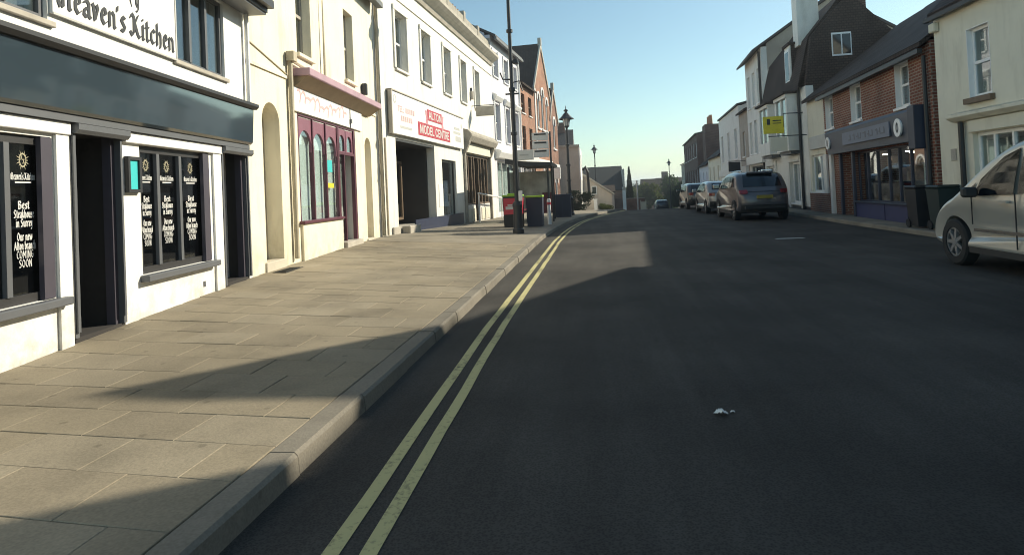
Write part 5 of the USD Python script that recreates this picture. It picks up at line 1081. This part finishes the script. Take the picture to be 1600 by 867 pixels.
    for ws in wheels:
        for sgn in (-1, 1):
            cx0, cx1 = x + sgn * (Wd / 2 - .22), x + sgn * (Wd / 2 - .015); zc2 = zc + wr; yc = y + ws
            w = T.part('wheel', wheel_ring(cx0, cx1, yc, zc2, wr, wr * .64), 'rubber', smooth=40)
            w.part('rim', wheel_ring(cx1 - sgn * .10, cx1 - sgn * .015, yc, zc2, wr * .64, wr * .56), 'rim_metal', smooth=40)
            sp = MB()
            for k in range(7):
                a = 2 * pi * k / 7; d = np.array([0, cos(a), sin(a)]); pz = np.array([0, -sin(a), cos(a)]); c = np.array([cx1 - sgn * .03, yc, zc2]); ax = np.array([sgn * .02, 0, 0])
                q = [c + d * .04 + pz * .03, c + d * wr * .6 + pz * .022, c + d * wr * .6 - pz * .022, c + d * .04 - pz * .03]; vv = [p + ax for p in q] + [p - ax for p in q]
                sp.add(vv, [(0, 1, 2, 3), (7, 6, 5, 4), (0, 4, 5, 1), (1, 5, 6, 2), (2, 6, 7, 3), (3, 7, 4, 0)])
            sp.tube([(cx1 - sgn * .05, yc, zc2), (cx1 - sgn * .005, yc, zc2)], .055, 10)
            w.part('spokes', sp, 'rim_metal'); w.part('hub_shade', MB().tube([(cx0, yc, zc2), (cx1 - sgn * .09, yc, zc2)], wr * .62, 20), 'car_plastic')
    return T, warp, band
def wheel_ring(x0, x1, yc, zc, ro, ri, sides=28):
    a = np.arange(sides) * 2 * pi / sides; b = .025 if abs(x1 - x0) > .15 else .0; sg = np.sign(x1 - x0)
    prof = [(x0, ri), (x0, ro - b), (x0 + sg * b, ro), (x1 - sg * b, ro), (x1, ro - b), (x1, ri)]
    v = np.array([(px, yc + r * cos(t), zc + r * sin(t)) for px, r in prof for t in a]); n = sides
    f = np.array([(i * n + j, i * n + (j + 1) % n, ((i + 1) % 6) * n + (j + 1) % n, ((i + 1) % 6) * n + j) for i in range(6) for j in range(n)])
    return MB().add(v, f if sg < 0 else f[:, ::-1])

# silver people carrier, nose away from the camera
mpv_prof = [(0.05, .45), (.02, .75), (.10, 1.05), (.28, 1.45), (.55, 1.60), (1.4, 1.66), (2.3, 1.65), (2.75, 1.57), (3.3, 1.33), (3.85, 1.04), (4.3, .92), (4.62, .74), (4.76, .55), (4.76, .35), (4.6, .22), (2.4, .2), (.2, .22)]
gl = [[(2.42, 1.04), (3.28, 1.01), (3.14, 1.20), (2.72, 1.44), (2.42, 1.52)], [(1.35, 1.06), (2.34, 1.04), (2.34, 1.53), (1.9, 1.55), (1.35, 1.55)], [(.5, 1.12), (1.28, 1.07), (1.28, 1.54), (.8, 1.5), (.55, 1.3)], [(3.24, 1.17), (3.36, 1.01), (3.62, 1.0)]]
up_ = lambda P: [(q, z if z < 1 else 1 + (z - 1) * 1.2) for q, z in P]
mpv_prof = up_(mpv_prof); gl = [up_(q) for q in gl]
T, wp, bnd = car('silver_people_carrier', 'silver people carrier cut by the right edge of the picture', 6.10, 6.32, mpv_prof, 4.78, 1.86, 1.80, 1.0, (.85, 3.86), .335, 'car_silver', gl, ((2.68, 1.72), (3.76, 1.12)), ((.12, 1.12), (.42, 1.62)))
def warpbox(T, nm, wp, s0, s1, z0, z1, a, mt, t=.02, out=.004):
    v = wp(np.array([(s, a, z) for s in (s0, s1) for z in (z0, z1)])); sg = np.sign(a); v2 = v.copy(); v2[:, 0] += sg * (t + out); v[:, 0] -= sg * .01
    return T.part(nm, MB().add(np.vstack([v, v2]), [(0, 1, 3, 2), (4, 6, 7, 5), (0, 4, 5, 1), (2, 3, 7, 6), (0, 2, 6, 4), (1, 5, 7, 3)]), mt)
for a in (-1, 1):
    v = wp(np.array([(3.14, a, 1.0)]))[0]
    q = T.part('mirror', MB().cbox((v[0] + a * .02, v[1] - .04, v[2] - .0), (v[0] + a * .21, v[1] + .08, v[2] + .14), .03), 'car_plastic')
    warpbox(T, 'door_handle', wp, 2.52, 2.70, .93, .96, a, 'car_silver', .03); warpbox(T, 'rub_strip', wp, 1.3, 3.3, .53, .57, a, 'chrome', .012)
    warpbox(T, 'door_gap', wp, 2.400, 2.410, .35, 1.05, a, 'car_plastic', .001, .003); warpbox(T, 'door_gap', wp, 3.36, 3.368, .62, 1.0, a, 'car_plastic', .001, .003)
bnd(((4.35, .86), (4.7, .66)), .82, 'headlight', 'lamp_clear', .004)
T.part('number_plate', MB().box((5.85, 11.095, .38), (6.35, 11.10, .49)), 'white_paint')
# dark grey SUV
suv_prof = [(0.06, .35), (.0, .62), (.06, .95), (.20, 1.12), (.50, 1.55), (.75, 1.66), (1.6, 1.72), (2.4, 1.69), (2.8, 1.58), (3.35, 1.16), (3.6, 1.08), (4.2, 1.0), (4.5, .82), (4.6, .55), (4.55, .30), (2.4, .25), (.2, .26)]
gs = [[(2.35, 1.14), (3.1, 1.12), (2.75, 1.45), (2.35, 1.54)], [(1.35, 1.15), (2.28, 1.14), (2.28, 1.54), (1.35, 1.56)], [(.65, 1.2), (1.28, 1.16), (1.28, 1.55), (.9, 1.5)]]
def rear_bits(T, wp, bnd, prof_h, x, y, tail_z, plate_z, Wd):
    for a0, a1 in ((-.95, -.66), (.66, .95)):
        v = []
        for s in (0,): pass
        as_ = np.linspace(a0, a1, 5); q = []
        for z in (tail_z - .06, tail_z + .07):
            for a in as_: q.append((.035 + max(0, (z - .95)) * .6 - .02, a, z))
        w = wp(np.array(q)); w[:, 1] -= .012; n = 5; f = np.array([(j, j + 1, n + j + 1, n + j) for j in range(n - 1)])
        T.part('tail_light', MB().add(np.vstack([w, w + [0, .1, 0]]), np.vstack([f, f + 10])).add(np.vstack([w, w + [0, .1, 0]]), np.vstack([[(0, 5, 15, 10), (4, 14, 19, 9)], [(j, 10 + j, 11 + j, j + 1) for j in range(4)], [(5 + j, 6 + j, 16 + j, 15 + j) for j in range(4)]])), 'tail_red')
    w = wp(np.array([(.0, 0, plate_z)]))[0]; T.part('number_plate', MB().box((x - .26, w[1] - .03, plate_z - .055), (x + .26, w[1] + .1, plate_z + .055)), 'plate_yellow')
    bnd(((.0, .55), (.07, .30)), .93, 'bumper', 'car_plastic', .012)
    bnd(((.075, 1.0 if Wd > 1.8 else .93), (.085, 1.025 if Wd > 1.8 else .95)), .80, 'tailgate_crease', 'car_plastic', .002)
    T.part('bumper_trim', MB().box((x - Wd / 2 + .25, y - .025, .42), (x + Wd / 2 - .25, y + .1, .50)), 'car_plastic')
T, wp, bnd = car('grey_suv', 'dark grey SUV seen from behind, nearest of the far parked cars', 5.72, 22.75, suv_prof, 4.6, 1.82, 1.72, 1.08, (.85, 3.7), .36, 'car_grey', gs, ((2.72, 1.60), (3.3, 1.2)), ((.22, 1.17), (.60, 1.62)))
rear_bits(T, wp, bnd, 0, 5.72, 22.75, 1.0, .82, 1.82)
v = wp(np.array([(.62, -.6, 1.68), (.62, .6, 1.68)])); T.part('spoiler', MB().cbox((v[0][0], v[0][1] - .14, v[0][2] - .055), (v[1][0], v[0][1] + .1, v[0][2] + .01), .02), 'car_grey')
for a in (-.72, .72): T.part('roof_rail', MB().tube(wp(np.array([(q, a, 1.70 + .03 * (q > 1.0) + .02) for q in (.9, 1.2, 1.9, 2.5)])), .018, 6), 'chrome')
for a in (-1, 1): v = wp(np.array([(3.0, a, 1.14)]))[0]; T.part('mirror', MB().cbox((v[0] + a * .02, v[1] - .05, v[2] - .02), (v[0] + a * .26, v[1] + .10, v[2] + .17), .03), 'chrome')
# hatchbacks
hat_prof = [(0.06, .32), (.0, .55), (.05, .9), (.18, 1.02), (.42, 1.33), (.7, 1.43), (1.6, 1.47), (2.2, 1.43), (2.6, 1.30), (3.1, .98), (3.4, .92), (3.9, .82), (4.08, .6), (4.1, .40), (4.0, .25), (2.2, .2), (.2, .22)]
gh = [[(2.1, .96), (2.85, .95), (2.5, 1.22), (2.1, 1.34)], [(1.2, .97), (2.03, .96), (2.03, 1.35), (1.2, 1.36)], [(.6, 1.02), (1.13, .98), (1.13, 1.35), (.8, 1.3)]]
for nm, lb, x, y, pt in (('silver_hatchback', 'pale silver hatchback half hidden by the dark grey SUV', 5.72, 29.0, 'car_light'), ('dark_hatchback', 'dark hatchback parked farthest along the right kerb', 5.86, 36.2, 'car_dark')):
    T, wp, bnd = car(nm, lb, x, y, hat_prof, 4.1, 1.74, 1.47, .95, (.75, 3.3), .31, pt, gh, ((2.5, 1.33), (3.05, 1.03)), ((.22, 1.07), (.48, 1.37)), zc=float(zg(y + 2)))
    rear_bits(T, wp, bnd, 0, x, y, .86, .66, 1.74)
    for a in (-1, 1): v = wp(np.array([(2.75, a, .97)]))[0]; T.part('mirror', MB().cbox((v[0] + a * .02, v[1] - .05, v[2] - .02), (v[0] + a * .22, v[1] + .10, v[2] + .14), .03), pt)
for (x, y, pt, lb) in ((9.3, 92, 'car_dark', 'tiny dark car far down the street beside the faint far lamp'), (6.9, 104, 'car_dark', 'tiny dark car far off by the light green tree')):
    T, wp, bnd = car('distant_car', lb, x, y, hat_prof, 4.1, 1.74, 1.47, .95, (.75, 3.3), .31, pt, gh, ((2.5, 1.33), (3.05, 1.03)), ((.22, 1.07), (.48, 1.37)), zc=float(zg(y)), group=None)

# ------------------------------------------------------------------ litter on the road, manhole, grate
T = thing('crumpled_paper', 'small scrap of white paper lying on the dark road', 'litter', (.69, 3.9, 0))
def crumple(cx, cy, lx, ly, hz, seed, n=15, m=9):
    U, V = np.meshgrid(np.linspace(-1, 1, n), np.linspace(-1, 1, m), indexing='ij'); q = np.stack([U * 2.1, V * 2.1, U * 0 + seed], -1)
    h = meshkit.fbm(q * 1.3, 4, seed); edge = 1 - .35 * meshkit.noise(np.stack([np.arctan2(V, U) * 1.5, U * 0, U * 0 + seed], -1), seed)
    X = cx + lx * U * edge * (1 - .25 * V * V); Y = cy + ly * V * edge * (1 - .3 * U * U); Z = .003 + hz * h * (1 - .6 * U * U); i, j = np.meshgrid(np.arange(n - 1), np.arange(m - 1), indexing='ij'); k = (i * m + j).ravel()
    return MB().add(np.stack([X, Y, Z], -1).reshape(-1, 3), np.stack([k, k + m, k + m + 1, k + 1], 1))
T.part('scrap', crumple(.668, 3.885, .05, .036, .045, 3), 'paper'); T.part('corner', crumple(.738, 3.915, .018, .014, .02, 5, 9, 7), 'paper')
v, f = MB().box((-.15, -.09, 0), (.15, .09, .006)).arrays()
gx, gy = F2.p(.75, .30)[:2]; gz = float(z_pl(gx, gy))
T = thing('cellar_grate', 'small dark cellar grate in the footway below the first niche', 'grate', (gx, gy, gz)); T.part('frame', F2.mb().box((.42, .12, gz - .01), (1.12, .34, gz + .012)), 'bin_black')
T.part('bar', sum_mb([F2.mb().box((.46 + i * .07, .14, gz + .0125), (.48 + i * .07, .32, gz + .018)) for i in range(9)]), 'iron')

# ------------------------------------------------------------------ trees, hedges, hill
def foliage(c, rad, n, size, seed, clumps=14, flat=1.0):
    g = np.random.default_rng(seed); c = np.array(c); rad = np.array(rad)
    cc = g.normal(size=(clumps, 3)); cc /= np.linalg.norm(cc, axis=1, keepdims=True); cc *= g.uniform(.35, .85, (clumps, 1)); cr = g.uniform(.28, .5, clumps)
    k = g.integers(0, clumps, n); d = g.normal(size=(n, 3)); d /= np.linalg.norm(d, axis=1, keepdims=True); p = cc[k] + d * cr[k, None] * g.uniform(.55, 1.05, (n, 1))
    p = c + p * rad; a = g.normal(size=(n, 3)); a /= np.linalg.norm(a, axis=1, keepdims=True); b = np.cross(a, g.normal(size=(n, 3))); b /= np.linalg.norm(b, axis=1, keepdims=True)
    s = size * g.uniform(.6, 1.4, (n, 1)); v = np.stack([p - a * s, p + b * s * .6, p + a * s, p - b * s * .6], 1).reshape(-1, 3); i = np.arange(n) * 4
    return MB().add(v, np.stack([i, i + 1, i + 2, i + 3], 1))
def tree(name, label, x, y, zb, h, r, leaf, seed, n=2600, size=.28, trunk_h=.35, group='green trees at the end of the street'):
    T = thing(name, label, 'tree', (x, y, zb), group); g = np.random.default_rng(seed)
    m = MB().tube([(x, y, zb - .5), (x + .1, y, zb + h * .3), (x - .1, y, zb + h * .7)], [.28, .2, .08], 8)
    for i in range(6): a = g.uniform(0, 2 * pi); z = zb + h * g.uniform(.3, .55); m.tube([(x, y, z), (x + cos(a) * r * .6, y + sin(a) * r * .6, z + h * .2)], [.1, .03], 5)
    T.part('trunk', m, 'trunk'); T.part('crown', foliage((x, y, zb + h * .58), (r, r, h * .5), n, size, seed), leaf)
tree('broadleaf_tree', 'rounded light green tree nearest the middle of the road', 10.2, 128, -4, 5.4, 2.6, 'leaf_olive', 3)
tree('broadleaf_tree', 'tall mid green tree right of the light rounded one', 15.2, 135, -4, 6.3, 3.0, 'leaf_mid', 4)
tree('broadleaf_tree', 'darker tree against the dark brick block', 17.6, 126, -4, 6.0, 2.8, 'leaf_dark', 5)
tree('broadleaf_tree', 'pale olive tree left of the light rounded one', 7.6, 140, -4, 5.2, 2.4, 'leaf_olive', 6)
tree('broadleaf_tree', 'broad dark tree behind the other street end trees', 12.4, 165, -4, 6.6, 4.0, 'leaf_dark', 7)
tree('broadleaf_tree', 'low bushy tree by the parked distant cars', 14.6, 112, -3.2, 4.4, 2.0, 'leaf_dark', 8)
T = thing('conifer_tree', 'narrow dark pointed conifer beside the brick barn', 'tree', (5.0, 95, -3)); T.part('trunk', MB().tube([(5., 95, -3.3), (5., 95, 2)], [.16, .03], 6), 'trunk')
g = np.random.default_rng(11); n = 2600; hh = g.uniform(0, 1, n); rr = .78 * (1 - hh) ** .8 * g.uniform(.6, 1.1, n); aa = g.uniform(0, 2 * pi, n); p = np.stack([5. + rr * np.cos(aa), 95 + rr * np.sin(aa), -3 + .4 + hh * 6.9], 1)
a = g.normal(size=(n, 3)); a /= np.linalg.norm(a, axis=1, keepdims=True); b = np.cross(a, g.normal(size=(n, 3))); b /= np.linalg.norm(b, axis=1, keepdims=True); s = .13; i = np.arange(n) * 4
T.part('crown', MB().add(np.stack([p - a * s, p + b * s * .6, p + a * s, p - b * s * .6], 1).reshape(-1, 3), np.stack([i, i + 1, i + 2, i + 3], 1)), 'leaf_dark')
T = thing('garden_bush', 'green bush behind the white gate pillar', 'bush', (.9, 62, -1)); T.part('foliage', foliage((.8, 59.0, -.6), (.75, .5, .75), 1500, .07, 21), 'leaf_olive'); T.part('stem', MB().tube([(.8, 59, -1.6), (.8, 59, -.6)], .05, 6), 'trunk')
T = thing('garden_bush', 'dark shrubs at the foot of the pinkish end wall', 'bush', (-1.6, 51, 0)); T.part('foliage', foliage((-1.4, 51.5, .4), (1.2, .5, .9), 2000, .08, 22), 'leaf_dark'); T.part('stem', MB().tube([(-1.4, 51.5, -.5), (-1.4, 51.5, .4)], .05, 6), 'trunk')
far_roofs = gable_cottage('far_house', 'brown roofed house showing between the far trees', 10.8, 15.5, 150, 157, -5, .6, 2.9, 'brick_red', 'roof_brown')
fr2 = gable_cottage('far_house', 'dark roofed house behind the far trees on the right', 16.0, 24, 168, 176, -5, 1.0, 3.2, 'brick_dark', 'roof_tiles'); fr2.part('chimney', MB().box((17.4, 171, 2.5), (19.0, 172, 5.0)), 'brick_dark')
# hill and woods
xs = np.linspace(-900, 1100, 120); ys = np.array([900, 1000, 1150, 1300, 1500, 1800.]); X, Y = np.meshgrid(xs, ys); prof = np.interp(ys, [900, 1300, 1800], [-6, 16, 10])
Z = prof[:, None] + 7 * (meshkit.fbm(np.stack([X / 260, Y / 500, X * 0], -1), 4, 3) - .5) + np.where(X > 150, -(X - 150) * .005, 0); Z[0] = -8
n_, m_ = X.shape; q = [(i * m_ + j, i * m_ + j + 1, (i + 1) * m_ + j + 1, (i + 1) * m_ + j) for i in range(n_ - 1) for j in range(m_ - 1)]
single('hills', MB().add(np.stack([X, Y, Z], -1).reshape(-1, 3), q), 'hill_far', 'low wooded hill on the horizon beyond the town', kind='structure', smooth=True)
g = np.random.default_rng(5); woods = MB()
for i in range(60):
    x = g.uniform(-260, 420); y = g.uniform(330, 520); f_ = foliage((x, y, g.uniform(-2.5, .5)), (g.uniform(7, 14), 6, g.uniform(2.5, 5)), 420, .7, 100 + i, 9); v_, ff = np.vstack(f_.v), np.vstack(f_.f); woods.add(v_, ff)
single('far_woods', woods, 'leaf_mid', 'belt of trees far beyond the end of the street', 'woods', kind='stuff')
# haze
HZ = thing('haze', 'thin morning haze over the far end of the street', None, kind='stuff') if False else None
MATS['haze_air'] = usdkit.material(stage, '/World/Looks/haze_air', {'v': ('principled_volume', {'color': (.82, .88, .95), 'density': .0008, 'anisotropy': .3})}, [], volume='v.volume')
single('haze', MB().box((-2600, -210, -12), (2600, 2600, 24)), 'haze_air', 'thin morning haze over the far end of the street', kind='stuff')
